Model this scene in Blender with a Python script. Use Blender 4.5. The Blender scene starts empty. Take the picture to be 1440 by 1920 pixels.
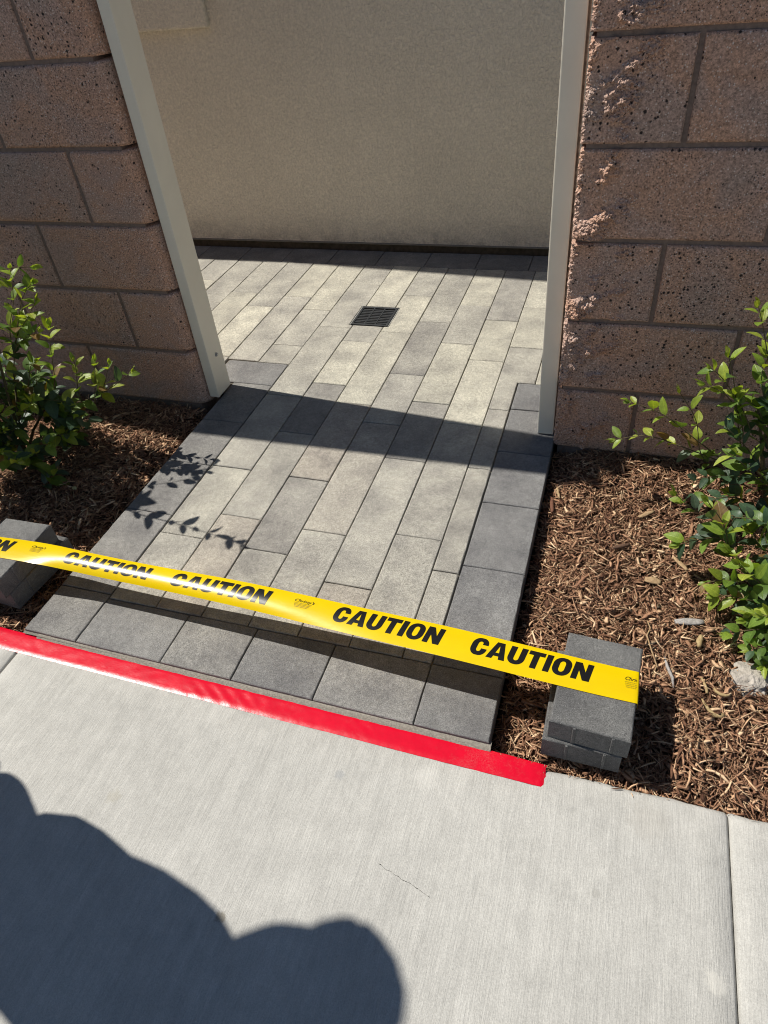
import bpy, bmesh, math, random
import numpy as np
from mathutils import Vector, Matrix, Quaternion, noise

R = math.radians
random.seed(7)
rng = np.random.default_rng(7)
scene = bpy.context.scene
COL = scene.collection

# ------------------------------------------------------------------ camera
cam_data = bpy.data.cameras.new('camera')
cam = bpy.data.objects.new('camera', cam_data)
COL.objects.link(cam)
CAM_LOC = Vector((0.12017226, -0.69747397, 1.24074339))
yaw, pit, rol = R(-21.9676326), R(41.67647631), R(6.93273023)
fwd = Vector((math.sin(yaw) * math.cos(pit), math.cos(yaw) * math.cos(pit), -math.sin(pit)))
rgt = Vector((math.cos(yaw), -math.sin(yaw), 0))
dwn = fwd.cross(rgt)
rgt2 = rgt * math.cos(rol) + dwn * math.sin(rol)
dwn2 = dwn * math.cos(rol) - rgt * math.sin(rol)
rot = Matrix((rgt2, -dwn2, -fwd)).transposed()
cam.matrix_world = Matrix.Translation(CAM_LOC) @ rot.to_4x4()
cam_data.sensor_fit = 'VERTICAL'
cam_data.sensor_height = 36.0
cam_data.sensor_width = 27.0
cam_data.lens = 1288.643 / 1920.0 * 36.0
cam_data.clip_start = 0.02
cam_data.clip_end = 600.0
scene.camera = cam

# ------------------------------------------------------------------ sky, sun, exposure
SUN_TO = Vector((-0.69, 0.07, 1.0)).normalized()          # direction towards the sun
elev = math.asin(SUN_TO.z)
azim = math.atan2(SUN_TO.x, SUN_TO.y)
world = bpy.data.worlds.new('World')
scene.world = world
world.use_nodes = True
wn = world.node_tree
wn.nodes.clear()
sky = wn.nodes.new('ShaderNodeTexSky')
sky.sky_type = 'NISHITA'
sky.sun_disc = False
sky.sun_elevation = elev
sky.sun_rotation = azim % (2 * math.pi)
sky.altitude = 50
sky.air_density = 1.0
sky.dust_density = 0.1
sky.ozone_density = 2.0
bg = wn.nodes.new('ShaderNodeBackground')
bg.inputs['Strength'].default_value = 0.058
wo = wn.nodes.new('ShaderNodeOutputWorld')
wn.links.new(sky.outputs[0], bg.inputs['Color'])
wn.links.new(bg.outputs[0], wo.inputs['Surface'])
sun_data = bpy.data.lights.new('sun', 'SUN')
sun_data.energy = 5.0
sun_data.angle = R(0.53)
sun_data.color = (1.0, 0.955, 0.88)
sun = bpy.data.objects.new('sun', sun_data)
sun.rotation_euler = SUN_TO.to_track_quat('Z', 'Y').to_euler()
sun.location = (-4, 1, 6)
COL.objects.link(sun)

scene.view_settings.view_transform = 'Standard'
scene.view_settings.look = 'None'
scene.view_settings.exposure = 0.16
scene.view_settings.gamma = 1.0
scene.view_settings.use_curve_mapping = False
scene.render.engine = 'CYCLES'
scene.cycles.use_denoising = True
scene.cycles.filter_width = 1.05
scene.cycles.max_bounces = 8
scene.cycles.diffuse_bounces = 5


# ------------------------------------------------------------------ helpers: objects
def tag(o, label=None, cat=None, group=None, kind=None):
    if label: o['label'] = label
    if cat: o['category'] = cat
    if group: o['group'] = group
    if kind: o['kind'] = kind
    return o


def empty(name, loc=(0, 0, 0), rotz=0.0):
    o = bpy.data.objects.new(name, None)
    o.location = loc
    o.rotation_euler = (0, 0, rotz)
    o.empty_display_size = 0.05
    COL.objects.link(o)
    return o


def link(name, me, mat=None, parent=None, loc=None, color=None):
    o = bpy.data.objects.new(name, me)
    COL.objects.link(o)
    if mat is not None and not me.materials:
        me.materials.append(mat)
    if parent is not None:
        o.parent = parent
    if loc is not None:
        o.location = loc
    if color is not None:
        o.color = (*color, 1.0)
    return o


def mesh_from(name, verts, faces, smooth=False):
    me = bpy.data.meshes.new(name)
    me.from_pydata([tuple(v) for v in verts], [], [tuple(f) for f in faces])
    if smooth:
        me.polygons.foreach_set('use_smooth', [True] * len(me.polygons))
    me.validate(verbose=False)
    me.update()
    return me


def bm_mesh(name, bm, smooth=False):
    bmesh.ops.recalc_face_normals(bm, faces=bm.faces)
    me = bpy.data.meshes.new(name)
    bm.to_mesh(me)
    bm.free()
    if smooth:
        me.polygons.foreach_set('use_smooth', [True] * len(me.polygons))
    return me


def box_mesh(name, x0, x1, y0, y1, z0, z1, bev=0.0, seg=1):
    bm = bmesh.new()
    bmesh.ops.create_cube(bm, size=1.0)
    for v in bm.verts:
        v.co = Vector((x0 + (v.co.x + .5) * (x1 - x0), y0 + (v.co.y + .5) * (y1 - y0), z0 + (v.co.z + .5) * (z1 - z0)))
    if bev > 0:
        bmesh.ops.bevel(bm, geom=bm.edges[:], offset=bev, segments=seg, affect='EDGES', profile=0.6)
    return bm_mesh(name, bm)


# ------------------------------------------------------------------ helpers: materials
class NT:
    """Small wrapper that builds a node material."""

    def __init__(self, name):
        self.mat = bpy.data.materials.new(name)
        self.mat.use_nodes = True
        self.nt = self.mat.node_tree
        self.nt.nodes.clear()
        self.out = self.nt.nodes.new('ShaderNodeOutputMaterial')
        self.p = self.nt.nodes.new('ShaderNodeBsdfPrincipled')
        self.nt.links.new(self.p.outputs[0], self.out.inputs['Surface'])
        self.geo = self.nt.nodes.new('ShaderNodeNewGeometry')
        self.oi = self.nt.nodes.new('ShaderNodeObjectInfo')

    def put(self, sock, val):
        if isinstance(val, bpy.types.NodeSocket):
            self.nt.links.new(val, sock)
        elif isinstance(val, tuple) and len(val) == 3 and sock.type == 'RGBA':
            sock.default_value = (*val, 1.0)
        else:
            sock.default_value = val

    def pos(self, scale=(1, 1, 1)):
        if scale == (1, 1, 1):
            return self.geo.outputs['Position']
        m = self.nt.nodes.new('ShaderNodeVectorMath')
        m.operation = 'MULTIPLY'
        self.put(m.inputs[0], self.geo.outputs['Position'])
        m.inputs[1].default_value = scale
        return m.outputs[0]

    def noise(self, scale, vec=None, detail=2.0, rough=0.5, dist=0.0):
        n = self.nt.nodes.new('ShaderNodeTexNoise')
        self.put(n.inputs['Vector'], vec if vec is not None else self.pos())
        n.inputs['Scale'].default_value = scale
        n.inputs['Detail'].default_value = detail
        n.inputs['Roughness'].default_value = rough
        n.inputs['Distortion'].default_value = dist
        return n.outputs['Fac']

    def voro(self, scale, vec=None, feature='F1', rand=1.0):
        n = self.nt.nodes.new('ShaderNodeTexVoronoi')
        n.feature = feature
        self.put(n.inputs['Vector'], vec if vec is not None else self.pos())
        n.inputs['Scale'].default_value = scale
        n.inputs['Randomness'].default_value = rand
        return n

    def math(self, op, a, b=0.0, c=0.0, clamp=False):
        n = self.nt.nodes.new('ShaderNodeMath')
        n.operation = op
        n.use_clamp = clamp
        self.put(n.inputs[0], a)
        self.put(n.inputs[1], b)
        self.put(n.inputs[2], c)
        return n.outputs[0]

    def rng(self, v, a, b, c=0.0, d=1.0, smooth=False):
        n = self.nt.nodes.new('ShaderNodeMapRange')
        n.clamp = True
        if smooth:
            n.interpolation_type = 'SMOOTHSTEP'
        self.put(n.inputs['Value'], v)
        n.inputs['From Min'].default_value = a
        n.inputs['From Max'].default_value = b
        n.inputs['To Min'].default_value = c
        n.inputs['To Max'].default_value = d
        return n.outputs[0]

    def mix(self, f, a, b, mode='MIX'):
        n = self.nt.nodes.new('ShaderNodeMix')
        n.data_type = 'RGBA'
        n.blend_type = mode
        n.clamp_factor = True
        self.put(n.inputs[0], f)
        self.put(n.inputs[6], a)
        self.put(n.inputs[7], b)
        return n.outputs[2]

    def ramp(self, f, stops, interp='LINEAR'):
        n = self.nt.nodes.new('ShaderNodeValToRGB')
        n.color_ramp.interpolation = interp
        els = n.color_ramp.elements
        while len(els) < len(stops):
            els.new(0.5)
        for e, (p, c) in zip(els, stops):
            e.position = p
            e.color = (*c, 1.0)
        self.put(n.inputs[0], f)
        return n.outputs[0]

    def gray(self, v):
        n = self.nt.nodes.new('ShaderNodeCombineColor')
        for i in range(3):
            self.put(n.inputs[i], v)
        return n.outputs[0]

    def bump(self, h, strength=0.5, dist=0.002, normal=None):
        n = self.nt.nodes.new('ShaderNodeBump')
        n.inputs['Strength'].default_value = strength
        n.inputs['Distance'].default_value = dist
        self.put(n.inputs['Height'], h)
        if normal is not None:
            self.put(n.inputs['Normal'], normal)
        self.nt.links.new(n.outputs[0], self.p.inputs['Normal'])
        return n.outputs[0]

    def set(self, **kw):
        names = {'color': 'Base Color', 'rough': 'Roughness', 'spec': 'Specular IOR Level', 'metal': 'Metallic',
                 'coat': 'Coat Weight', 'coat_rough': 'Coat Roughness', 'sheen': 'Sheen Weight'}
        for k, v in kw.items():
            self.put(self.p.inputs[names[k]], v)
        return self


def mat_paver():
    m = NT('paver_concrete')
    base = m.oi.outputs['Color']
    offs = m.nt.nodes.new('ShaderNodeVectorMath')       # shift the pattern from paver to paver
    offs.operation = 'ADD'
    m.put(offs.inputs[0], m.pos())
    cr = m.nt.nodes.new('ShaderNodeCombineXYZ')
    m.put(cr.inputs[0], m.math('MULTIPLY', m.oi.outputs['Random'], 37.0))
    m.put(cr.inputs[2], m.math('MULTIPLY', m.oi.outputs['Random'], 11.0))
    m.put(offs.inputs[1], cr.outputs[0])
    v = offs.outputs[0]
    blotch = m.noise(9, v, 4, 0.6)
    fine = m.noise(420, v, 3, 0.7)
    mid = m.noise(90, v, 4, 0.65)
    grain = m.voro(900, v)
    c = m.mix(m.rng(blotch, 0.32, 0.7, 0.0, 1.0), m.mix(1.0, base, (0.74, 0.73, 0.725), 'MULTIPLY'),
              m.mix(1.0, base, (1.26, 1.25, 1.19), 'MULTIPLY'))
    c = m.mix(1.0, c, m.gray(m.rng(mid, 0.25, 0.75, 0.78, 1.2)), 'MULTIPLY')
    c = m.mix(1.0, c, m.gray(m.rng(fine, 0.3, 0.72, 0.50, 1.48)), 'MULTIPLY')
    sep = m.nt.nodes.new('ShaderNodeSeparateColor')
    m.put(sep.inputs[0], grain.outputs['Color'])
    dusty = m.math('MULTIPLY', m.rng(m.noise(3.1, m.pos(), 5, 0.65), 0.56, 0.74), m.rng(fine, 0.35, 0.7))
    c = m.mix(m.math('MULTIPLY', dusty, 0.35), c, (0.52, 0.49, 0.43))
    white = m.math('MULTIPLY', m.rng(sep.outputs[0], 0.965, 0.975), m.rng(grain.outputs['Distance'], 0.25, 0.45, 1.0, 0.0))
    c = m.mix(m.math('MULTIPLY', white, 0.5), c, (0.75, 0.73, 0.68))
    pit = m.math('MULTIPLY', m.rng(m.voro(260, v).outputs['Distance'], 0.08, 0.2, 1.0, 0.0), m.rng(blotch, 0.45, 0.6))
    c = m.mix(m.math('MULTIPLY', pit, 0.55), c, (0.05, 0.048, 0.045))
    h = m.math('ADD', m.math('MULTIPLY', fine, 0.6), m.math('MULTIPLY', mid, 0.9))
    h = m.math('SUBTRACT', h, m.math('MULTIPLY', pit, 0.5))
    m.bump(h, 0.85, 0.0028)
    m.set(color=c, rough=0.82, spec=0.35)
    return m.mat


def mat_block(name, tint=(1, 1, 1)):
    m = NT(name)
    offs = m.nt.nodes.new('ShaderNodeVectorMath')
    offs.operation = 'ADD'
    m.put(offs.inputs[0], m.pos())
    cr = m.nt.nodes.new('ShaderNodeCombineXYZ')
    for i in range(3):
        m.put(cr.inputs[i], m.math('MULTIPLY', m.oi.outputs['Random'], 13.0 + 7 * i))
    m.put(offs.inputs[1], cr.outputs[0])
    v = offs.outputs[0]
    blotch = m.noise(5.5, v, 3, 0.55, 0.6)
    c = m.ramp(blotch, [(0.30, (0.205, 0.166, 0.150)), (0.46, (0.232, 0.172, 0.148)), (0.56, (0.262, 0.176, 0.134)),
                        (0.70, (0.240, 0.178, 0.154))])
    c = m.mix(1.0, c, (tint[0] * 1.86, tint[1] * 1.66, tint[2] * 1.50), 'MULTIPLY')
    c = m.mix(1.0, c, m.gray(m.rng(m.noise(240, v, 3, 0.7), 0.30, 0.70, 0.42, 1.60)), 'MULTIPLY')
    # pale and dark aggregate
    va = m.voro(230, v)
    sa = m.nt.nodes.new('ShaderNodeSeparateColor')
    m.put(sa.inputs[0], va.outputs['Color'])
    pale = m.math('MULTIPLY', m.rng(sa.outputs[0], 0.80, 0.84), m.rng(va.outputs['Distance'], 0.22, 0.42, 1.0, 0.0))
    c = m.mix(m.math('MULTIPLY', pale, 0.8), c, (0.74, 0.66, 0.60))
    vd = m.voro(105, v)
    sd = m.nt.nodes.new('ShaderNodeSeparateColor')
    m.put(sd.inputs[0], vd.outputs['Color'])
    warp = m.math('ADD', vd.outputs['Distance'], m.math('MULTIPLY', m.math('SUBTRACT', m.noise(300, v), 0.5), 0.5))
    size = m.math('MULTIPLY', sd.outputs[2], 0.30)
    dark = m.math('MULTIPLY', m.rng(sd.outputs[1], 0.70, 0.72), m.rng(m.math('SUBTRACT', warp, size), 0.02, 0.12, 1.0, 0.0))
    c = m.mix(m.math('MULTIPLY', dark, 0.93), c, (0.012, 0.010, 0.010))
    vd2 = m.voro(260, v)
    sd2 = m.nt.nodes.new('ShaderNodeSeparateColor')
    m.put(sd2.inputs[0], vd2.outputs['Color'])
    dark2 = m.math('MULTIPLY', m.rng(sd2.outputs[1], 0.80, 0.82), m.rng(vd2.outputs['Distance'], 0.24, 0.36, 1.0, 0.0))
    c = m.mix(m.math('MULTIPLY', dark2, 0.85), c, (0.02, 0.017, 0.016))
    h = m.math('SUBTRACT', m.noise(260, v, 3, 0.7), m.math('ADD', dark, m.math('MULTIPLY', dark2, 0.6)))
    m.bump(h, 0.6, 0.002)
    m.set(color=c, rough=0.8, spec=0.35)
    return m.mat


def mat_simple(name, color, rough=0.6, spec=0.4, nscale=60, namt=0.12, bump=0.0, bscale=300, metal=0.0, bdist=0.001):
    m = NT(name)
    n = m.noise(nscale, None, 4, 0.6)
    c = m.mix(1.0, color, m.gray(m.rng(n, 0.25, 0.75, 1 - namt, 1 + namt)), 'MULTIPLY')
    m.set(color=c, rough=rough, spec=spec, metal=metal)
    if bump > 0:
        m.bump(m.noise(bscale, None, 3, 0.65), bump, bdist)
    return m.mat


def mat_sidewalk():
    m = NT('broomed_concrete')
    base = (0.455, 0.445, 0.410)
    v = m.pos((1.0, 0.075, 1.0))
    broom = m.noise(330, v, 3, 0.7, 0.5)
    broom2 = m.noise(95, v, 3, 0.6)
    fine = m.noise(500, None, 3, 0.7)
    big = m.noise(2.3, None, 4, 0.6)
    mid = m.noise(26, None, 4, 0.6)
    c = m.mix(1.0, base, m.gray(m.rng(broom, 0.25, 0.75, 0.92, 1.06)), 'MULTIPLY')
    c = m.mix(1.0, c, m.gray(m.rng(broom2, 0.3, 0.7, 0.93, 1.06)), 'MULTIPLY')
    c = m.mix(1.0, c, m.gray(m.rng(fine, 0.3, 0.7, 0.80, 1.16)), 'MULTIPLY')
    c = m.mix(1.0, c, m.gray(m.rng(big, 0.3, 0.7, 0.92, 1.06)), 'MULTIPLY')
    c = m.mix(1.0, c, m.gray(m.rng(mid, 0.25, 0.7, 0.90, 1.06)), 'MULTIPLY')
    # pale grout haze where cement paste was spilled near the edge, and a few stains with a shape of their own
    sep = m.nt.nodes.new('ShaderNodeSeparateXYZ')
    m.put(sep.inputs[0], m.pos())
    haze = m.math('MULTIPLY', m.rng(sep.outputs[1], -0.16, -0.03, 0.0, 1.0), m.rng(m.noise(15, None, 4, 0.6), 0.5, 0.72))
    c = m.mix(m.math('MULTIPLY', haze, 0.35), c, (0.66, 0.64, 0.59))

    def stain(c, x, y, r, col, amt, sx=1.0):
        d = m.nt.nodes.new('ShaderNodeVectorMath')
        d.operation = 'DISTANCE'
        vv = m.nt.nodes.new('ShaderNodeCombineXYZ')
        m.put(vv.inputs[0], sep.outputs[0]); m.put(vv.inputs[1], m.math('MULTIPLY', sep.outputs[1], sx))
        m.put(d.inputs[0], vv.outputs[0])
        d.inputs[1].default_value = (x, y * sx, 0)
        dd = m.math('ADD', d.outputs['Value'], m.math('MULTIPLY', m.math('SUBTRACT', m.noise(90, None, 4, 0.7), 0.5), r * 1.6))
        f = m.rng(dd, r * 0.45, r, amt, 0.0, True)
        return m.mix(f, c, col)

    c = stain(c, -0.375, -0.425, 0.012, (0.20, 0.18, 0.14), 0.75)
    c = stain(c, -0.265, -0.135, 0.014, (0.27, 0.28, 0.29), 0.45)
    c = stain(c, 0.22, -0.22, 0.010, (0.30, 0.29, 0.26), 0.35)
    c = stain(c, -0.10, -0.095, 0.03, (0.58, 0.565, 0.52), 0.45)
    c = stain(c, 0.30, -0.075, 0.045, (0.38, 0.36, 0.32), 0.35)
    c = stain(c, -0.68, -0.29, 0.018, (0.36, 0.34, 0.28), 0.5)
    c = stain(c, 0.40, -0.30, 0.02, (0.60, 0.58, 0.52), 0.6)
    spk = m.voro(38)
    ss = m.nt.nodes.new('ShaderNodeSeparateColor')
    m.put(ss.inputs[0], spk.outputs['Color'])
    speck = m.math('MULTIPLY', m.rng(ss.outputs[0], 0.93, 0.94), m.rng(spk.outputs['Distance'], 0.035, 0.06, 1.0, 0.0))
    c = m.mix(m.math('MULTIPLY', speck, 0.7), c, (0.10, 0.09, 0.08))
    h = m.math('ADD', m.math('MULTIPLY', broom, 1.0), m.math('ADD', m.math('MULTIPLY', fine, 0.35), m.math('MULTIPLY', broom2, 0.5)))
    m.bump(h, 0.5, 0.0026)
    m.set(color=c, rough=0.85, spec=0.3)
    return m.mat


def mat_stucco():
    m = NT('sand_stucco')
    n1 = m.noise(105, None, 4, 0.6, 0.6)
    n2 = m.noise(260, None, 2, 0.6)
    big = m.noise(1.6, None, 4, 0.6)
    c = m.mix(1.0, (0.82, 0.748, 0.605), m.gray(m.rng(big, 0.3, 0.7, 0.94, 1.06)), 'MULTIPLY')
    c = m.mix(1.0, c, m.gray(m.rng(n1, 0.32, 0.68, 0.88, 1.16)), 'MULTIPLY')  # relief shading painted into the colour: pits darker, raised grains lighter
    sep = m.nt.nodes.new('ShaderNodeSeparateXYZ')
    m.put(sep.inputs[0], m.pos())
    splash = m.math('MULTIPLY', m.rng(sep.outputs[2], 0.03, 0.16, 1.0, 0.0), m.rng(m.noise(14, None, 5, 0.7), 0.42, 0.7))
    c = m.mix(m.math('MULTIPLY', splash, 0.5), c, (0.20, 0.18, 0.14))
    h = m.math('ADD', m.math('MULTIPLY', n1, 1.0), m.math('MULTIPLY', n2, 0.4))
    m.bump(h, 1.0, 0.012)
    m.set(color=c, rough=0.9, spec=0.2)
    return m.mat


def mat_mulch(name='shredded_bark'):
    m = NT(name)
    r = m.geo.outputs['Random Per Island']
    c = m.ramp(r, [(0.0, (0.085, 0.042, 0.026)), (0.22, (0.180, 0.098, 0.060)), (0.50, (0.300, 0.175, 0.108)),
                   (0.74, (0.410, 0.260, 0.165)), (0.90, (0.560, 0.400, 0.255)), (1.0, (0.70, 0.56, 0.38))])
    n = m.noise(500, m.pos((1, 1, 1)), 3, 0.7)
    c = m.mix(1.0, c, m.gray(m.rng(n, 0.28, 0.72, 0.55, 1.35)), 'MULTIPLY')
    clump = m.noise(11, None, 4, 0.65)
    c = m.mix(1.0, c, m.mix(m.rng(clump, 0.32, 0.66), (0.86, 0.76, 0.69), (1.42, 1.33, 1.25)), 'MULTIPLY')
    m.bump(n, 0.6, 0.001)
    m.set(color=c, rough=0.85, spec=0.25)
    return m.mat


def mat_bark(name, col, dark):
    m = NT(name)
    n = m.noise(160, m.pos(), 4, 0.7, 1.0)
    c = m.mix(m.rng(n, 0.3, 0.7), dark, col)
    m.bump(n, 0.8, 0.0015)
    m.set(color=c, rough=0.8, spec=0.25)
    return m.mat


def mat_leaf():
    m = NT('leaf_surface')
    base = m.oi.outputs['Color']
    tex = m.nt.nodes.new('ShaderNodeTexCoord')
    o = tex.outputs['Object']
    sep = m.nt.nodes.new('ShaderNodeSeparateXYZ')
    m.put(sep.inputs[0], o)
    mid = m.rng(m.math('ABSOLUTE', sep.outputs[1]), 0.0, 0.028, 1.0, 0.0)
    wav = m.math('SINE', m.math('MULTIPLY', m.math('SUBTRACT', sep.outputs[0], m.math('ABSOLUTE', sep.outputs[1])), 52.0))
    vein = m.rng(wav, 0.82, 1.0)
    n = m.noise(5.0, o, 3, 0.6)
    c = m.mix(1.0, base, m.gray(m.rng(n, 0.25, 0.75, 0.75, 1.25)), 'MULTIPLY')
    pale = m.mix(1.0, base, (1.7, 1.55, 1.5), 'MULTIPLY')
    c = m.mix(m.math('ADD', m.math('MULTIPLY', mid, 0.6), m.math('MULTIPLY', vein, 0.22)), c, pale)
    hh = m.math('ADD', m.math('MULTIPLY', mid, -1.0), m.math('MULTIPLY', vein, -0.35))
    m.bump(hh, 0.35, 0.0012)
    m.set(color=c, rough=0.42, spec=0.5)
    tr = m.nt.nodes.new('ShaderNodeBsdfTranslucent')
    m.put(tr.inputs['Color'], m.mix(1.0, c, (1.8, 1.75, 0.55), 'MULTIPLY'))
    mx = m.nt.nodes.new('ShaderNodeMixShader')
    mx.inputs[0].default_value = 0.38
    m.nt.links.new(m.p.outputs[0], mx.inputs[1])
    m.nt.links.new(tr.outputs[0], mx.inputs[2])
    m.nt.links.new(mx.outputs[0], m.out.inputs['Surface'])
    return m.mat


def mat_tape():
    m = NT('yellow_plastic_film')
    n = m.noise(14, m.pos((1, 2.5, 1)), 3, 0.5)
    c = m.mix(m.rng(n, 0.3, 0.7, 0.0, 0.5), (0.90, 0.66, 0.0), (0.86, 0.56, 0.0))
    m.set(color=c, rough=0.27, spec=0.55)
    m.bump(m.noise(45, m.pos((0.6, 2.0, 1)), 2, 0.5), 0.12, 0.002)
    tr = m.nt.nodes.new('ShaderNodeBsdfTranslucent')
    tr.inputs['Color'].default_value = (0.80, 0.46, 0.0, 1)
    mx = m.nt.nodes.new('ShaderNodeMixShader')
    mx.inputs[0].default_value = 0.24
    m.nt.links.new(m.p.outputs[0], mx.inputs[1])
    m.nt.links.new(tr.outputs[0], mx.inputs[2])
    m.nt.links.new(mx.outputs[0], m.out.inputs['Surface'])
    return m.mat


def mat_red():
    m = NT('red_duct_tape')
    weave = m.noise(900, m.pos((1, 1, 1)), 2, 0.5)
    wear = m.noise(38, None, 5, 0.7)
    c = m.mix(m.rng(wear, 0.3, 0.7), (0.64, 0.002, 0.022), (0.54, 0.002, 0.018))
    dust = m.math('MULTIPLY', m.rng(m.noise(9, None, 5, 0.7), 0.5, 0.75), m.rng(m.noise(420, None, 3, 0.7), 0.42, 0.62))
    c = m.mix(m.math('MULTIPLY', dust, 0.28), c, (0.62, 0.30, 0.27))
    m.set(color=c, rough=0.26, spec=0.35)
    h = m.math('ADD', m.math('MULTIPLY', weave, 0.35), m.noise(60, None, 3, 0.6))
    m.bump(h, 0.25, 0.0016)
    return m.mat


M_PAVER = mat_paver()
M_BLOCK = mat_block('burnished_block')
M_MORTAR = mat_simple('grey_mortar', (0.235, 0.175, 0.145), 0.95, 0.1, 90, 0.25, 0.7, 320, bdist=0.003)
M_SAND = mat_simple('joint_sand', (0.23, 0.21, 0.175), 0.95, 0.1, 300, 0.4, 0.8, 500, bdist=0.003)
M_WALK = mat_sidewalk()
M_STUCCO = mat_stucco()
M_METAL = mat_simple('tan_powder_coat', (0.84, 0.775, 0.635), 0.40, 0.4, 7, 0.05, 0.12, 700, bdist=0.0006)
M_BOLT = mat_simple('zinc_bolt', (0.42, 0.43, 0.45), 0.35, 0.5, 200, 0.2, metal=0.9)
M_GRATE = mat_simple('black_plastic_grate', (0.030, 0.033, 0.036), 0.42, 0.5, 60, 0.6, 0.3, 400)
M_DARK = mat_simple('drain_pit', (0.012, 0.012, 0.012), 0.9, 0.1)
M_SOIL = mat_simple('bed_soil', (0.055, 0.032, 0.020), 0.95, 0.1, 120, 0.5, 0.9, 160, bdist=0.01)
M_MULCH = mat_mulch()
M_CHIP = mat_bark('pale_wood_chip', (0.50, 0.36, 0.20), (0.22, 0.13, 0.07))
M_GREYWOOD = mat_bark('weathered_wood', (0.46, 0.43, 0.40), (0.20, 0.18, 0.165))
M_TWIG = mat_bark('dry_twig_bark', (0.50, 0.38, 0.20), (0.27, 0.18, 0.08))
M_STEM = mat_bark('green_brown_stem', (0.16, 0.13, 0.06), (0.07, 0.055, 0.03))
M_LEAF = mat_leaf()
M_TAPE = mat_tape()
M_INK = mat_simple('black_ink', (0.008, 0.007, 0.006), 0.27, 0.55, 40, 0.1)
M_FINEINK = mat_simple('small_print_ink', (0.32, 0.22, 0.006), 0.3, 0.5, 40, 0.1)
M_RED = mat_red()
M_GROUT = mat_simple('sandy_grout', (0.30, 0.27, 0.225), 0.95, 0.1, 220, 0.35, 0.9, 420, bdist=0.003)
M_ASPHALT = mat_simple('asphalt', (0.052, 0.051, 0.050), 0.9, 0.2, 200, 0.4, 0.6, 300, bdist=0.004)
M_SCREED = mat_simple('weep_screed', (0.20, 0.185, 0.15), 0.5, 0.4, 40, 0.2)
M_FOOTING = mat_simple('dark_footing', (0.10, 0.085, 0.06), 0.9, 0.2, 40, 0.4, 0.6, 120, bdist=0.004)  # plain dark brown base strip below the screed
M_ROOF = mat_simple('roof_shingle', (0.16, 0.12, 0.10), 0.9, 0.2, 30, 0.3)
M_STONE = mat_simple('grey_stone', (0.42, 0.38, 0.33), 0.9, 0.2, 60, 0.4, 0.9, 160, bdist=0.006)

# ------------------------------------------------------------------ the ground, street and sidewalk
SW_Z = -0.015                                   # sidewalk top; paver tops lie at z = 0
gnd = link('ground', mesh_from('ground', [(-150, -150, -0.3), (150, -150, -0.3), (150, 150, -0.3), (-150, 150, -0.3)], [(0, 1, 2, 3)]), M_SOIL)
tag(gnd, 'bare brown soil running out to the horizon', kind='structure')
street = link('street', mesh_from('street', [(-80, -14, -0.16), (80, -14, -0.16), (80, -1.72, -0.16), (-80, -1.72, -0.16)], [(0, 1, 2, 3)]), M_ASPHALT)
tag(street, 'asphalt street in front of the sidewalk', kind='structure')

sidewalk = empty('sidewalk')
tag(sidewalk, 'pale broomed concrete sidewalk in the foreground', kind='structure')


def slab_mesh(x0, x1, y0, y1, ztop, zbot, rough_back=True):
    """Concrete slab with tooled, rounded edges; its back edge wanders a little."""
    xs = np.concatenate([[x0, x0 + .0025, x0 + .006], np.linspace(x0 + .04, x1 - .04, 60), [x1 - .006, x1 - .0025, x1]])
    ys = np.concatenate([[y0, y0 + .004, y0 + .012], np.linspace(y0 + .1, y1 - .1, 12), [y1 - .014, y1 - .006, y1 - .002, y1]])
    V, F = [], []
    for j, y in enumerate(ys):
        for i, x in enumerate(xs):
            d = min(x - x0, x1 - x)
            z = ztop
            if d < .0055:
                z -= .0070 * (1 - d / .0055) ** 1.6
            e = y1 - y
            if e < .014:
                z -= .012 * (1 - e / .014) ** 2
            if y - y0 < .012:
                z -= .01 * (1 - (y - y0) / .012) ** 2
            yy = y
            if rough_back and e < .02:
                yy += 0.0035 * noise.noise((x * 22, 3.1, 0)) + 0.002 * noise.noise((x * 90, 7.7, 0))
                z += 0.0015 * noise.noise((x * 60, 1.3, 2))
            V.append((x, yy, z))
    nx = len(xs)
    for j in range(len(ys) - 1):
        for i in range(nx - 1):
            a = j * nx + i
            F.append((a, a + 1, a + 1 + nx, a + nx))
    # sides
    ring = [i for i in range(nx)] + [j * nx + nx - 1 for j in range(1, len(ys))] + \
           [(len(ys) - 1) * nx + i for i in range(nx - 2, -1, -1)] + [j * nx for j in range(len(ys) - 2, 0, -1)]
    b0 = len(V)
    for r_ in ring:
        V.append((V[r_][0], V[r_][1], zbot))
    n = len(ring)
    for k in range(n):
        F.append((ring[k], b0 + k, b0 + (k + 1) % n, ring[(k + 1) % n]))
    return mesh_from('slab', V, F, True)


JX = [-5.79, -4.235, -2.68, -1.124, 0.4315, 1.987, 3.54, 5.1]
for a, b in zip(JX[:-1], JX[1:]):
    link('concrete_slab', slab_mesh(a + .0008, b - .0008, -1.55, -0.020, SW_Z, -0.13), M_WALK, sidewalk)
link('joint_filler', box_mesh('joint_filler', JX[0], JX[-1], -1.54, -0.035, -0.12, SW_Z - 0.0095), M_SAND, sidewalk)
kerb = link('kerb', box_mesh('kerb', JX[0], JX[-1], -1.72, -1.553, -0.28, SW_Z - .001, 0.012, 2), M_WALK)
tag(kerb, 'concrete kerb between sidewalk and street', kind='structure')
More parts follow.
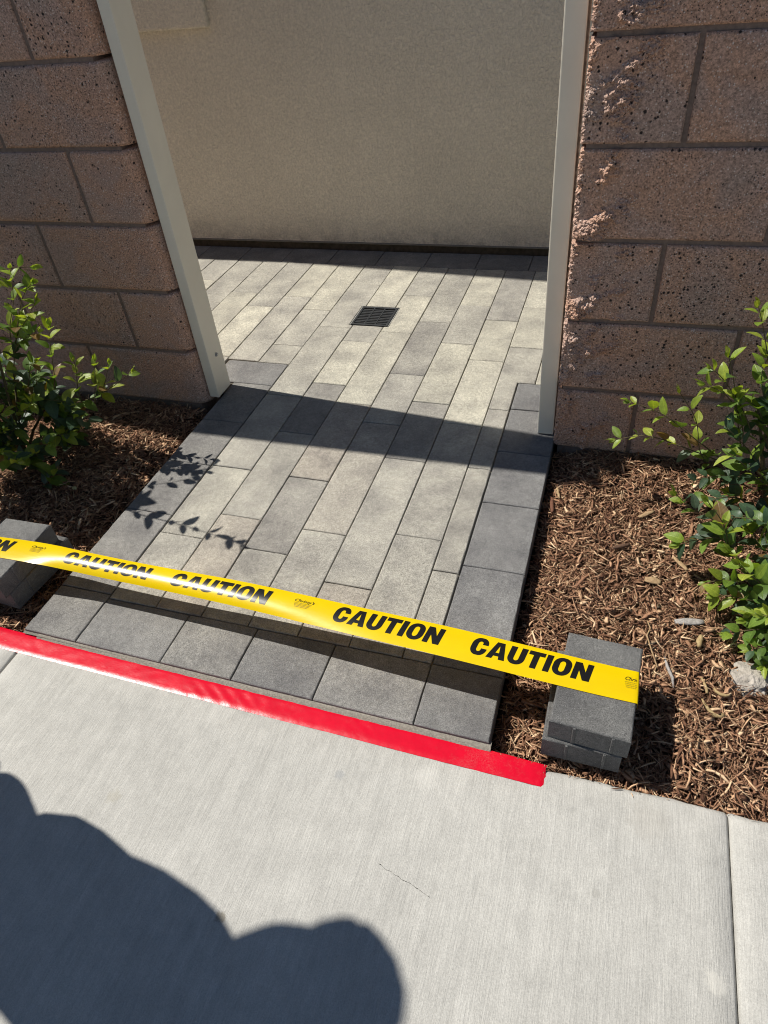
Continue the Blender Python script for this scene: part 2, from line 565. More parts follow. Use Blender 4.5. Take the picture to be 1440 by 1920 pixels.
# hairline crack in the middle slab
cv, cf = [], []
cx = np.linspace(0, 1, 46)
for k, t in enumerate(cx):
    x = -0.142 + t * 0.100
    y = -0.272 - t * 0.028 + 0.0022 * noise.noise((t * 9, 0.3, 0)) + 0.001 * noise.noise((t * 40, 5.3, 0))
    w = 0.0004 * (0.35 + abs(noise.noise((t * 14, 9, 1))) * 1.5)
    cv += [(x, y - w, SW_Z + .0006), (x, y + w, SW_Z + .0006)]
    if k:
        cf.append((2 * k - 2, 2 * k, 2 * k + 1, 2 * k - 1))
link('hairline_crack', mesh_from('hairline_crack', cv, cf), M_DARK, sidewalk)

# ------------------------------------------------------------------ paver walkway and patio
paving = empty('paver_walkway')
tag(paving, 'walkway of grey and cream concrete plank pavers with dark border', kind='structure')
CREAM = (0.450, 0.430, 0.366)
TAN = (0.380, 0.364, 0.322)
GREY = (0.350, 0.335, 0.300)
WARM = (0.355, 0.325, 0.285)
DGREY = (0.285, 0.272, 0.250)
DARK = (0.200, 0.196, 0.190)
BORD = (0.185, 0.184, 0.186)
NP = [0]


def paver(poly, col, z=None, thick=0.058, gap=0.0011, name='paver', parent=None, cham=0.0024):
    """One paver: outline with worn edges, chamfered arris, recessed joint."""
    parent = parent or paving
    NP[0] += 1
    seed = NP[0] * 3.17
    if z is None:
        z = random.uniform(-0.0012, 0.0010)
    P = [Vector((p[0], p[1])) for p in poly]
    area = sum(P[i].x * P[(i + 1) % len(P)].y - P[(i + 1) % len(P)].x * P[i].y for i in range(len(P)))
    if area < 0:
        P.reverse()
    n = len(P)

    def inset(d):
        out = []
        for i in range(n):
            a, b, c = P[i - 1], P[i], P[(i + 1) % n]
            e1 = (b - a).normalized(); e2 = (c - b).normalized()
            n1 = Vector((-e1.y, e1.x)); n2 = Vector((-e2.y, e2.x))
            out.append(b + n1 * d + (n2 * d if abs(n1.dot(n2)) < .5 else Vector((0, 0))))
        return out

    def ringpts(d, jit, cr):
        Q = inset(d)
        pts = []
        for i in range(n):
            a, b = Q[i], Q[(i + 1) % n]
            L = (b - a).length
            m = max(2, int((P[(i + 1) % n] - P[i]).length / 0.022))
            e = (b - a) / L
            nn = Vector((-e.y, e.x))
            for k in range(m):
                t = k / m
                p = a.lerp(b, t)
                ds = min(t * L, (1 - t) * L)
                off = jit * noise.noise((p.x * 60 + seed, p.y * 60, seed)) + jit * .8 * noise.noise((p.x * 170, p.y * 170 + seed, 1.7))
                if k == 0:
                    pts.append(p + (nn + Vector((e.y, -e.x)) * 0) * 0 + ((Q[i] - P[i]).normalized() * cr))
                else:
                    pts.append(p + nn * off)
        return pts

    rings = [(ringpts(gap, .0005, .0004), z - thick), (ringpts(gap, .0005, .0004), z - cham),
             (ringpts(gap + cham * .45, .0010, .0012), z - cham * .32), (ringpts(gap + cham, .0014, .0020), z)]
    V, F = [], []
    for pts, zz in rings:
        for p in pts:
            V.append((p.x, p.y, zz))
    m = len(rings[0][0])
    for r_ in range(3):
        for k in range(m):
            a = r_ * m + k; b = r_ * m + (k + 1) % m
            F.append((a, b, b + m, a + m))
    F.append(tuple(range(3 * m, 4 * m)))
    cx = sum(p.x for p in P) / n; cy = sum(p.y for p in P) / n
    V = [(x - cx, y - cy, zz - z) for x, y, zz in V]
    # concave outlines: triangulate the top
    me = mesh_from('paver', V, F)
    if n > 4:
        bm = bmesh.new(); bm.from_mesh(me)
        bmesh.ops.triangulate(bm, faces=[f for f in bm.faces if len(f.verts) > 4])
        bm.to_mesh(me); bm.free()
    j = random.uniform(.94, 1.06)
    o = link(name, me, M_PAVER, parent, (cx, cy, z), tuple(c * j for c in col))
    return o


def rect(x0, x1, y0, y1):
    return [(x0, y0), (x1, y0), (x1, y1), (x0, y1)]


LN = [.159, .031, -.0960, -.2205, -.3460, -.4720, -.5990, -.7250, -.8510, -.9865, -1.1135, -1.2430, -1.3740, -1.5050, -1.6360, -1.7670, -1.898, -2.029, -2.16]
YF, YB = 0.148, 2.190
GX0, GX1, GY0, GY1 = -0.866, -0.706, 1.625, 1.788          # drain grate opening
mixc = lambda a, b, t: tuple(a[i] * (1 - t) + b[i] * t for i in range(3))
# columns seen through the opening: (left line, right line, [y joints], [colours])
cols = [
    (3, [YF, .4175, .829], [GREY, GREY], (-.2205, -.1535)),
    (4, [YF, .521, 1.036, 1.429, 1.732, YB], [GREY, GREY, CREAM, CREAM, mixc(DGREY, TAN, .25)], None),
    (5, [YF, .3215, .829, 1.136, 1.531, 1.841, YB], [WARM, GREY, DGREY, CREAM, TAN, CREAM], None),
    (6, [YF, .488, .996, 1.295, 1.687, YB], [GREY, mixc(GREY, WARM, .5), GREY, mixc(DGREY, TAN, .35), TAN], None),
    (8, [YF, .497, .899, 1.194, 1.498, GY0], [WARM, GREY, DGREY, CREAM, TAN], None),
]
for k, js, cs, xr in cols:
    x0, x1 = xr if xr else (LN[k], LN[k - 1])
    for i in range(len(js) - 1):
        paver(rect(x0, x1, js[i], js[i + 1]), cs[i])
# narrow strip beside the right border, ending in an L-shaped plank behind the border corner
paver(rect(-.2205, -.1535, .829, 1.134), GREY)
paver([(-.2205, 1.134), (-.1535, 1.134), (-.1535, 1.301), (-.0960, 1.301), (-.0960, 1.534), (-.2205, 1.534)], TAN)
paver(rect(-.2205, -.0960, 1.534, 1.849), CREAM)
paver(rect(-.2205, -.0960, 1.849, YB), CREAM)
# column 7 (notched by the grate at its left side) and column 9 (notched at its right side)
paver(rect(LN[7], LN[6], YF, .3885), GREY)
paver(rect(LN[7], LN[6], .3885, .691), DGREY)
paver(rect(LN[7], LN[6], .691, 1.090), WARM)
paver(rect(LN[7], LN[6], 1.090, 1.585), CREAM)
paver([(LN[7], 1.585), (LN[6], 1.585), (LN[6], 1.903), (LN[7], 1.903), (LN[7], GY1), (GX1, GY1), (GX1, GY0), (LN[7], GY0)], CREAM)
paver(rect(LN[7], LN[6], 1.903, YB), TAN)
paver(rect(LN[8], LN[7], GY1, YB), CREAM)
paver(rect(LN[9], LN[8], YF, .395), GREY)
paver(rect(LN[9], LN[8], .395, .696), mixc(GREY, CREAM, .35))
paver(rect(LN[9], LN[8], .696, 1.098), GREY)
paver(rect(LN[9], LN[8], 1.098, 1.597), TAN)
paver([(LN[9], 1.597), (LN[8], 1.597), (LN[8], GY0), (GX0, GY0), (GX0, GY1), (LN[8], GY1), (LN[8], 1.99), (LN[9], 1.99)], TAN)
paver(rect(LN[9], LN[8], 1.99, YB), TAN)
# patio columns to the left of the walkway
patio = [
    (10, [1.300, 1.435, 1.734, YB], [TAN, TAN, CREAM]),
    (11, [1.304, 1.843, YB], [TAN, CREAM]),
    (12, [1.02, 1.32, 1.735, YB], [TAN, CREAM, TAN]),
    (13, [1.155, 1.45, 1.853, YB], [TAN, CREAM, TAN]),
    (14, [1.155, 1.34, 1.750, YB], [CREAM, TAN, TAN]),
    (15, [1.155, 1.56, 1.96, YB], [TAN, CREAM, GREY]),
    (16, [1.155, 1.66, YB], [CREAM, TAN]),
    (17, [1.155, 1.45, 1.85, YB], [TAN, CREAM, TAN]),
    (18, [1.155, 1.76, YB], [TAN, CREAM]),
    (2, [1.301, 1.62, 1.93, YB], [CREAM, TAN, CREAM]),
    (1, [1.155, 1.44, 1.83, YB], [TAN, CREAM, TAN]),
]
for k, js, cs in patio:
    for i in range(len(js) - 1):
        y0 = max(js[i], 1.155) if k not in (2,) else js[i]
        paver(rect(LN[k], LN[k - 1], y0, js[i + 1]), cs[i])
for k in range(11):                                          # unseen pavers added behind both walls to bounce light on the stucco
    for xa, xb in ((-2.16 - .127 * (k + 1), -2.16 - .127 * k), (.159 + .127 * k, .159 + .127 * (k + 1))):
        q = 1.35 + .5 * random.random()
        paver(rect(xa, xb, 1.145, q), random.choice([TAN, CREAM]))
        paver(rect(xa, xb, q, YB), random.choice([TAN, CREAM, CREAM]))
# dark borders: front row, left and right edges, row under the building
fx = [-1.141, -.988, -.753, -.571, -.3755, -.153, .002]
for i in range(6):
    x0, x1 = fx[i], fx[i + 1]
    fa, fb = -.006 - .016 * x0, -.006 - .016 * x1             # the front edge runs slightly askew
    paver([(x0, fa), (x1, fb), (x1, .160 if i == 0 else YF), (x0, .160 if i == 0 else YF)], mixc(BORD, DGREY, random.random() * .5))
for a, b in zip([.160, .463, .693, .9195, 1.152], [.463, .693, .9195, 1.152, 1.298]):
    if a < 1.1:
        paver(rect(-1.141, -.988, a, b), mixc(BORD, DGREY, .4))
paver(rect(-1.232, -.988, 1.152, 1.298), mixc(BORD, DGREY, .2))
for a, b in zip([YF, .225, .4495, .6905, .9215, 1.145], [.225, .4495, .6905, .9215, 1.145, 1.299]):
    paver(rect(-.1515, .002, a, b), BORD)
bx = [-3.48, -3.25, -3.02, -2.79, -2.56, -2.33, -2.10, -1.87, -1.64, -1.412, -1.178, -.945, -.715, -.484, -.253, -.022, .209, .439, .669, .899, 1.129, 1.359]
for a, b in zip(bx[:-1], bx[1:]):
    paver(rect(a, b, YB, 2.352), DARK)
bed = link('bedding_sand', mesh_from('bedding_sand', [(-1.142, 0.006, -.0085), (0.001, -0.003, -.0085), (0.001, 1.15, -.0085), (-1.142, 1.15, -.0085),
                                                     (-3.56, 1.15, -.0085), (1.55, 1.15, -.0085), (1.55, 2.36, -.0085), (-3.56, 2.36, -.0085)],
                                      [(0, 1, 2, 3), (4, 5, 6, 7)]), M_SAND, paving)
# mortar haunch between the front row and the sidewalk
gv, gf = [], []
gxs = np.linspace(-1.10, 0.006, 180)
for k, x in enumerate(gxs):
    n1 = noise.noise((x * 45, .7, 0)); n2 = noise.noise((x * 120, 2.7, 0))
    q = -.016 * x
    gv += [(x, 0.004 + q, -.010), (x, -.006 + q + .0012 * n1, -.0070 + .001 * n2), (x, -.013 + q + .0015 * n2, -.0105 + .001 * n1), (x, -.024 + q + .002 * n1, -.0185)]
    if k:
        a = 4 * k
        for q in range(3):
            gf.append((a - 4 + q, a + q, a + q + 1, a - 3 + q))
link('grout_haunch', mesh_from('grout_haunch', gv, gf, True), M_GROUT, paving)

# ------------------------------------------------------------------ drain grate
grate = empty('drain_grate', ((GX0 + GX1) / 2, (GY0 + GY1) / 2, 0))
tag(grate, 'small square black drain grate set in the patio pavers', 'drain grate')
gw, gd = (GX1 - GX0) / 2 - .004, (GY1 - GY0) / 2 - .004


def multi_box(name, boxes, bev=0.0):
    bm = bmesh.new()
    for (x0, x1, y0, y1, z0, z1) in boxes:
        r_ = bmesh.ops.create_cube(bm, size=1.0)
        for v in r_['verts']:
            v.co = Vector((x0 + (v.co.x + .5) * (x1 - x0), y0 + (v.co.y + .5) * (y1 - y0), z0 + (v.co.z + .5) * (z1 - z0)))
    if bev:
        bmesh.ops.bevel(bm, geom=bm.edges[:], offset=bev, segments=1, affect='EDGES')
    return bm_mesh(name, bm)


fw = .010
link('grate_frame', multi_box('grate_frame', [(-gw, gw, -gd, -gd + fw, -.03, .0015), (-gw, gw, gd - fw, gd, -.03, .0015),
                                              (-gw, -gw + fw, -gd + fw, gd - fw, -.03, .0015), (gw - fw, gw, -gd + fw, gd - fw, -.03, .0015)], .0012), M_GRATE, grate)
M_LIP = mat_simple('grey_plastic_lip', (.30, .30, .28), .6, .4, 90, .6)
for x in (-gw - .00225, gw + .00225):
    link('outer_lip', box_mesh('outer_lip', x - .00125, x + .00125, -gd - .003, gd + .003, -.03, -.001), M_LIP, grate)
NB = 10
inner_y = gd - fw
pitch = 2 * inner_y / (NB + .0)
for k in range(1, NB):
    y = -inner_y + pitch * k
    link('grate_bar', box_mesh('grate_bar', -gw + fw, gw - fw, y - .0032, y + .0032, -.014, -.0005, .0008), M_GRATE, grate)
for x in (-(gw - fw) / 3, (gw - fw) / 3):
    link('cross_rib', box_mesh('cross_rib', x - .0028, x + .0028, -inner_y, inner_y, -.0155, .0004, .0008), M_GRATE, grate)
link('drain_pit', box_mesh('drain_pit', -gw, gw, -gd, gd, -.2, -.035), M_DARK, grate)

# ------------------------------------------------------------------ block walls beside the opening
CH = 0.2032


def vnoise(x, y, z):
    return noise.noise((x, y, z))


def block_mesh(x0, x1, z0, z1, yf, yb, rough_end=None, seed=0.0):
    """One masonry block. rough_end 'l'/'r': split, chipped end with bumps standing proud of the front face."""
    V, F = [], []
    if rough_end is None:
        nx, nz = max(6, int((x1 - x0) / .022)), 9
    elif rough_end == 'l':
        nx, nz = int((x1 - x0) / .0021), int((z1 - z0) / .0021)
    else:
        nx, nz = int((x1 - x0) / .009), int((z1 - z0) / .006)
    er = .006
    xs = np.linspace(x0, x1, nx + 1)
    zs = np.linspace(z0, z1, nz + 1)
    if rough_end is None:
        xs = np.concatenate([[x0, x0 + er * .4, x0 + er], xs[1:-1], [x1 - er, x1 - er * .4, x1]])
        zs = np.concatenate([[z0, z0 + er * .4, z0 + er], zs[1:-1], [z1 - er, z1 - er * .4, z1]])
    for z in zs:
        for x in xs:
            d = min(x - x0, x1 - x, z - z0, z1 - z)
            y = yf + .0009 * vnoise(x * 30 + seed, z * 30, seed)
            if d < er:
                y += .0045 * (1 - max(d, 0) / er) ** 2 + .0006 * vnoise(x * 160, z * 160, seed)
            xx, zz = x, z
            if rough_end == 'r':
                e = x1 - x
                if e < .036:
                    t = 1 - e / .036
                    y += .030 * t ** 2.2 + .0018 * vnoise(x * 120, z * 120, seed) * t
                    if t > .99:
                        xx -= 0
            if rough_end == 'l':
                e = x - x0
                # broken arris: falls back towards the end, with raised lumps whose flanks face the opening
                lump = vnoise(x * 15 + seed * 3, z * 17 - x * 9, seed)
                lump2 = vnoise(x * 52 + 5, z * 66 + seed, 2.2)
                grit = vnoise(x * 170, z * 180, seed) * .6 + vnoise(x * 400, z * 410, seed + 4) * .4
                Lw = .012 + .030 * max(0.0, lump + .1) + .010 * lump2
                w = max(0.0, 1 - e / max(Lw, .006))
                y += .40 * max(Lw, .006) * w
                win = max(0.0, min(1.0, (.155 - e) / .06))
                bulge = max(0.0, lump * 1.25 + lump2 * .45 - .015) * win
                y -= .0230 * bulge
                rg = min(1.0, w * 3 + bulge * 4.5)
                y += grit * (.0003 + .0080 * rg)
                xx += (.0030 * lump2 + .003 * grit) * max(0, 1 - e / .012)
            V.append((xx, y, zz))
    NX = len(xs); NZ = len(zs)
    for j in range(NZ - 1):
        for i in range(NX - 1):
            a = j * NX + i
            F.append((a, a + 1, a + 1 + NX, a + NX))
    ring = [i for i in range(NX)] + [j * NX + NX - 1 for j in range(1, NZ)] + [(NZ - 1) * NX + i for i in range(NX - 2, -1, -1)] + [j * NX for j in range(NZ - 2, 0, -1)]
    b0 = len(V)
    for r_ in ring:
        x, y, z = V[r_]
        gx = 0.0
        if rough_end == 'l' and x < x0 + .01:
            gx = .004 * vnoise(z * 90, seed, 3.3)
        V.append((x + gx, yb, z))
    n = len(ring)
    for k in range(n):
        F.append((ring[k], b0 + k, b0 + (k + 1) % n, ring[(k + 1) % n]))
    F.append(tuple(b0 + k for k in range(n)))
    return mesh_from('block', V, F, rough_end != 'l')


# left wall: nine courses and a cap, ends at the gate post
LX, LZ = -1.1675, 0.192
wl = empty('block_wall', (-3, 1.07, 0))
tag(wl, 'tall pinkish brown block wall left of the opening behind the leafy shrub', 'block wall')
wl_off = Vector((-3, 1.07, 0))
YF_W, YB_W = 1.005, 1.137
g = .0055


def wall_blocks(parent, off, end_x, direction, z_first, ncourse, far_x, half_on_even, rough, YF_W=YF_W):
    for k in range(-1, ncourse):
        z0, z1 = z_first + CH * k + g, z_first + CH * (k + 1) - g
        x = end_x
        first = True
        # course index k: block between joint k and k+1
        half = (k % 2 == 0) == half_on_even
        while abs(x - end_x) < abs(far_x - end_x):
            L = .2095 if (first and half) else (.4165 if first else .4064)
            xa, xb = (x - L, x) if direction < 0 else (x, x + L)
            x0, x1 = (xa + g, xb) if (first and direction < 0) else ((xa, xb - g) if first else (xa + g, xb - g))
            seed = k * 1.7 + x * 3.1
            re = rough if first else None
            me = block_mesh(x0 - off.x, x1 - off.x, z0 - off.z, z1 - off.z, YF_W - off.y, YB_W - off.y, re, seed)
            link('block', me, M_BLOCK, parent)
            x = xa if direction < 0 else xb
            first = False


wall_blocks(wl, wl_off, LX, -1, LZ, 8, -3.6, True, 'r')
link('mortar', box_mesh('mortar', -3.6 - wl_off.x, LX - .03 - wl_off.x, YF_W + .006 - wl_off.y, YB_W - .006 - wl_off.y, -.1, LZ + CH * 8 - .004), M_MORTAR, wl)
for i in range(6):
    xb = LX + .012 - i * .4064
    link('cap_block', box_mesh('cap_block', xb - .400 - wl_off.x, xb - wl_off.x, YF_W - .038 - wl_off.y, YB_W + .012 - wl_off.y, LZ + CH * 8 + .004, LZ + CH * 8 + .058, .006, 2), M_BLOCK, wl)

# right wall: six courses, split end towards the opening
RX, RZ = 0.0005, 0.185
wr = empty('block_wall', (2, 1.07, 0))
tag(wr, 'low brown block wall right of the opening with sunlit chips along its split end', 'block wall')
wr_off = Vector((2, 1.07, 0))
YF_R = .992
wall_blocks(wr, wr_off, RX, 1, RZ, 5, 3.2, False, 'l', YF_R)
link('mortar', box_mesh('mortar', RX + .012 - wr_off.x, 3.2 - wr_off.x, YF_R + .007 - wr_off.y, YB_W - .006 - wr_off.y, -.1, RZ + CH * 5 - .004), M_MORTAR, wr)

# ------------------------------------------------------------------ gate posts
post1 = empty('gate_post', (-1.149, 1.074, 0.012))
tag(post1, 'square tan metal gate post fixed to the left block wall with one bolt', 'gate post', 'gate posts')
link('post_tube', box_mesh('post_tube', -.0175, .0175, -.0445, .0445, 0, 1.86, .0035, 2), M_METAL, post1)
post1.rotation_euler = (0, R(0.8), 0)
link('post_cap', box_mesh('post_cap', -.021, .021, -.048, .048, 1.861, 1.885, .004, 2), M_METAL, post1)
bm = bmesh.new()
bmesh.ops.create_cone(bm, cap_ends=True, segments=20, radius1=.0075, radius2=.0075, depth=.002, matrix=Matrix.Translation((.0187, .004, .140)) @ Matrix.Rotation(R(90), 4, 'Y'))
bmesh.ops.create_cone(bm, cap_ends=True, segments=6, radius1=.0050, radius2=.0046, depth=.005, matrix=Matrix.Translation((.0215, .004, .140)) @ Matrix.Rotation(R(90), 4, 'Y'))
link('bolt', bm_mesh('bolt', bm), M_BOLT, post1)
post2 = empty('gate_post', (-0.0275, 1.069, 0.002))
tag(post2, 'square tan metal gate post fixed to the split end of the right block wall', 'gate post', 'gate posts')
link('post_tube', box_mesh('post_tube', -.0235, .0235, -.0445, .0445, 0, 1.86, .0030, 2), M_METAL, post2)
link('post_cap', box_mesh('post_cap', -.027, .027, -.048, .048, 1.861, 1.885, .004, 2), M_METAL, post2)
post2.rotation_euler = (0, R(-0.35), 0)

# ------------------------------------------------------------------ stucco building behind the patio
bld = empty('stucco_building', (-1.5, 2.4, 0))
tag(bld, 'beige stucco building wall in shade behind the patio', 'building')
bo = Vector((-1.5, 2.4, 0))
link('stucco_wall', box_mesh('stucco_wall', -9 - bo.x, 7 - bo.x, 2.364 - bo.y, 9 - bo.y, .030, 2.55), M_STUCCO, bld)
link('weep_screed', box_mesh('weep_screed', -9 - bo.x, 7 - bo.x, 2.356 - bo.y, 2.40 - bo.y, .0275, .0335, .001), M_SCREED, bld)
link('footing', box_mesh('footing', -9 - bo.x, 7 - bo.x, 2.372 - bo.y, 8.9 - bo.y, -.25, .0272), M_FOOTING, bld)
# raised stucco surround at the upper left, its lower right corner in view
link('window_surround', box_mesh('window_surround', -2.95 - bo.x, -1.618 - bo.x, 2.334 - bo.y, 2.3635 - bo.y, .905, .905 + .14, .013, 3), M_STUCCO, bld)
sv = box_mesh('surround_jamb', -1.758 - bo.x, -1.618 - bo.x, 2.334 - bo.y, 2.3635 - bo.y, 1.0452, 2.1, .013, 3)
link('surround_jamb', sv, M_STUCCO, bld)
link('window_frame', box_mesh('window_frame', -2.81 - bo.x, -1.7585 - bo.x, 2.352 - bo.y, 2.3632 - bo.y, 1.046, 2.1), M_SCREED, bld)
# unseen eave added, edge skewed to shape the shadow strip at the wall foot
ev = [(-9, 2.372, 2.44), (-3.25, 2.372, 2.44), (-1.85, 2.262, 2.44), (7, 2.20, 2.44)]
V = [(x - bo.x, y - bo.y, z) for x, y, z in ev] + [(7 - bo.x, 9.2 - bo.y, 2.44), (-9 - bo.x, 9.2 - bo.y, 2.44)]
V += [(v[0], v[1], v[2] + .07) for v in V]
n_ = 6
F = [tuple(range(n_ - 1, -1, -1)), tuple(range(n_, 2 * n_))] + [(k, (k + 1) % n_, n_ + (k + 1) % n_, n_ + k) for k in range(n_)]
link('shadow_eave', mesh_from('shadow_eave', V, F), M_ROOF, bld)


# ------------------------------------------------------------------ mulch beds
def bed_h(x, y, side):
    """Height of the mulch surface."""
    h = -.030 + .010 * noise.noise((x * 9, y * 9, 1.0)) + .007 * noise.noise((x * 23, y * 23, 4.0))
    if side > 0:
        e = x - .003
        h -= .026 * max(0, 1 - e / .10)
        h += .012 * max(0, min(1, (y - .75) / .2))
    else:
        e = -1.143 - x
        h -= .020 * max(0, 1 - e / .10)
        h += .028 * math.exp(-(((x + 1.42) / .16) ** 2 + ((y - .76) / .13) ** 2))
        h += .010 * max(0, min(1, (y - .75) / .2))
    h += -.006 * max(0, 1 - (y + .02) / .05)
    return h


def bed_base(name, x0, x1, y0, y1, side, label):
    nx, ny = 60, 50
    V, F = [], []
    for j in range(ny + 1):
        for i in range(nx + 1):
            x = x0 + (x1 - x0) * i / nx; y = y0 + (y1 - y0) * j / ny
            V.append((x, y, bed_h(x, y, side) - .012))
    for j in range(ny):
        for i in range(nx):
            a = j * (nx + 1) + i
            F.append((a, a + 1, a + nx + 2, a + nx + 1))
    o = link(name, mesh_from(name, V, F, True), M_SOIL)
    tag(o, label, kind='structure')
    return o


bed_base('soil_bed', 0.0035, 1.6, -0.018, 1.002, 1, 'dark soil bed under the mulch right of the walkway')
bed_base('soil_bed', -2.9, -1.1425, -0.018, 1.002, -1, 'dark soil bed under the mulch left of the walkway')


def shred_arrays(n, xs, ys, side, lmin, lmax, wmin, wmax, lift, tilt, keep=None, flat=.45, blunt=False):
    """n bent slivers of bark as one vertex/face array: triangular section, three stations, pointed ends."""
    cx = rng.uniform(*xs, n); cy = rng.uniform(*ys, n)
    L = lmin + (lmax - lmin) * rng.random(n) ** 2.2
    W = wmin + (wmax - wmin) * rng.random(n) ** 1.8
    az = rng.uniform(0, 2 * np.pi, n)
    tl = rng.normal(0, tilt, n)
    bend = rng.normal(0, .22, n) * L
    rollr = rng.uniform(0, 2 * np.pi, n)
    hz = np.array([bed_h(x, y, side) for x, y in zip(cx, cy)])
    cz = hz + rng.uniform(-.008, lift, n)
    d = np.stack([np.cos(az) * np.cos(tl), np.sin(az) * np.cos(tl), np.sin(tl)], 1)
    s = np.stack([-np.sin(az), np.cos(az), np.zeros(n)], 1)
    u = np.cross(d, s)
    C = np.stack([cx, cy, cz], 1)
    st = np.array([-.5, -.12, .22, .5])
    wd = np.tile(np.array([.35, 1.0, .9, .25]), (n, 1))
    if blunt:
        wd = np.tile(np.array([.75, 1.0, .95, .7]), (n, 1)) * rng.uniform(.45, 1.15, (n, 4))
    V = np.zeros((n, 4, 3, 3))
    for a in range(4):
        ctr = C + d * (L * st[a])[:, None] + s * (bend * (st[a] ** 2 - .1))[:, None]
        for b in range(3):
            ang = rollr + b * 2 * np.pi / 3
            V[:, a, b] = ctr + (s * np.cos(ang)[:, None] + u * (np.sin(ang) * flat)[:, None]) * (W * wd[:, a])[:, None]
    F = []
    for a in range(3):
        for b in range(3):
            F.append((a * 3 + b, a * 3 + (b + 1) % 3, (a + 1) * 3 + (b + 1) % 3, (a + 1) * 3 + b))
    quads = np.array(F)
    tri = np.array([(0, 2, 1), (9, 10, 11)])
    V = V.reshape(n, 12, 3)
    if keep is not None:
        msk = keep(cx, cy)
        V = V[msk]
    return V, quads, tri


def shred_object(name, parts, mat, label, kind='stuff'):
    V = np.concatenate([p[0] for p in parts])
    n = len(V)
    quads, tri = parts[0][1], parts[0][2]
    base = (np.arange(n) * 12)[:, None, None]
    q = (quads[None] + base).reshape(-1, 4)
    t = (tri[None] + base).reshape(-1, 3)
    me = bpy.data.meshes.new(name)
    nv = n * 12
    me.vertices.add(nv)
    me.vertices.foreach_set('co', V.reshape(-1).astype(np.float32))
    nl = q.size + t.size
    me.loops.add(nl)
    me.loops.foreach_set('vertex_index', np.concatenate([q.reshape(-1), t.reshape(-1)]).astype(np.int32))
    npoly = len(q) + len(t)
    me.polygons.add(npoly)
    starts = np.concatenate([np.arange(len(q)) * 4, q.size + np.arange(len(t)) * 3]).astype(np.int32)
    me.polygons.foreach_set('loop_start', starts)
    me.update(calc_edges=True)
    me.validate(verbose=False)
    o = link(name, me, mat)
    tag(o, label, kind=kind)
    return o


kr = lambda x, y: (x > .006) & (y > -.022 + .006 * np.sin(x * 37))
kl = lambda x, y: (x < -1.147) & (y > -.020)
def mulch(x0, x1, side, keep, label):
    xr = (x0, x1)
    yr = (-.02, 1.0)
    parts = [shred_arrays(17000, xr, yr, side, .008, .034, .0007, .0021, .003, .30, keep),
             shred_arrays(9500, xr, yr, side, .016, .055, .0010, .0030, .009, .34, keep, .4, True),
             shred_arrays(5200, xr, yr, side, .014, .046, .0022, .0052, .009, .26, keep, .30, True),
             shred_arrays(1500, xr, yr, side, .018, .052, .0040, .0088, .009, .20, keep, .24, True),
             shred_arrays(2200, xr, yr, side, .030, .085, .0005, .0011, .013, .30, keep)]
    xf = (.80, 1.58) if side > 0 else (-2.85, -2.05)                # the bed goes on, more thinly built
    parts += [shred_arrays(6000, xf, yr, side, .016, .055, .0014, .0040, .008, .30, None, .4),
              shred_arrays(4500, xf, yr, side, .016, .050, .0030, .0075, .009, .24, None, .3, True)]
    # crumbs that have spilled on to the sidewalk edge
    V, q, t = shred_arrays(260, xr, (-.050, -.016), side, .005, .022, .0006, .0018, .002, .12)
    yy = V[:, :, 1].mean(1)
    keepm = rng.random(len(V)) < np.clip(1 - (-.018 - yy) / .026, 0, 1) ** 2
    V = V[keepm]
    V[:, :, 2] += (SW_Z + .0016 - V[:, :, 2].mean(1))[:, None]
    parts.append((V, q, t))
    return shred_object('bark_mulch', parts, M_MULCH, label)


mulch(.008, .80, 1, kr, 'shredded brown bark mulch filling the planting bed right of the walkway')
mulch(-2.05, -1.146, -1, kl, 'shredded brown bark mulch in the shaded planting bed left of the walkway')

# ------------------------------------------------------------------ loose pieces lying on the mulch
def tube_mesh(name, pts, radii, seg=8, flat=1.0):
    pts = [Vector(p) for p in pts]
    V, F = [], []
    for i, p in enumerate(pts):
        t = (pts[min(i + 1, len(pts) - 1)] - pts[max(i - 1, 0)]).normalized()
        a = t.cross(Vector((0, 0, 1)))
        if a.length < 1e-4:
            a = Vector((1, 0, 0))
        a.normalize(); b = a.cross(t)
        for k in range(seg):
            an = 2 * math.pi * k / seg
            rr = radii[i] * (1 + .12 * noise.noise((p.x * 200 + k, p.y * 200, i)))
            V.append(p + a * math.cos(an) * rr + b * math.sin(an) * rr * flat)
    for i in range(len(pts) - 1):
        for k in range(seg):
            F.append((i * seg + k, i * seg + (k + 1) % seg, (i + 1) * seg + (k + 1) % seg, (i + 1) * seg + k))
    F.append(tuple(range(seg - 1, -1, -1)))
    F.append(tuple((len(pts) - 1) * seg + k for k in range(seg)))
    return mesh_from(name, V, F, True)


def arc_pts(cx, cy, r, a0, a1, z, n=10, zw=.0):
    return [(cx + r * math.cos(R(a0 + (a1 - a0) * k / n)), cy + r * math.sin(R(a0 + (a1 - a0) * k / n)), z + zw * math.sin(math.pi * k / n)) for k in range(n + 1)]


def loose(name, pts, radii, mat, label, cat, flat=1.0, group=None):
    c = Vector(pts[0])
    me = tube_mesh(name, [Vector(p) - c for p in pts], radii, 9, flat)
    o = link(name, me, mat, None, c)
    return tag(o, label, cat, group)


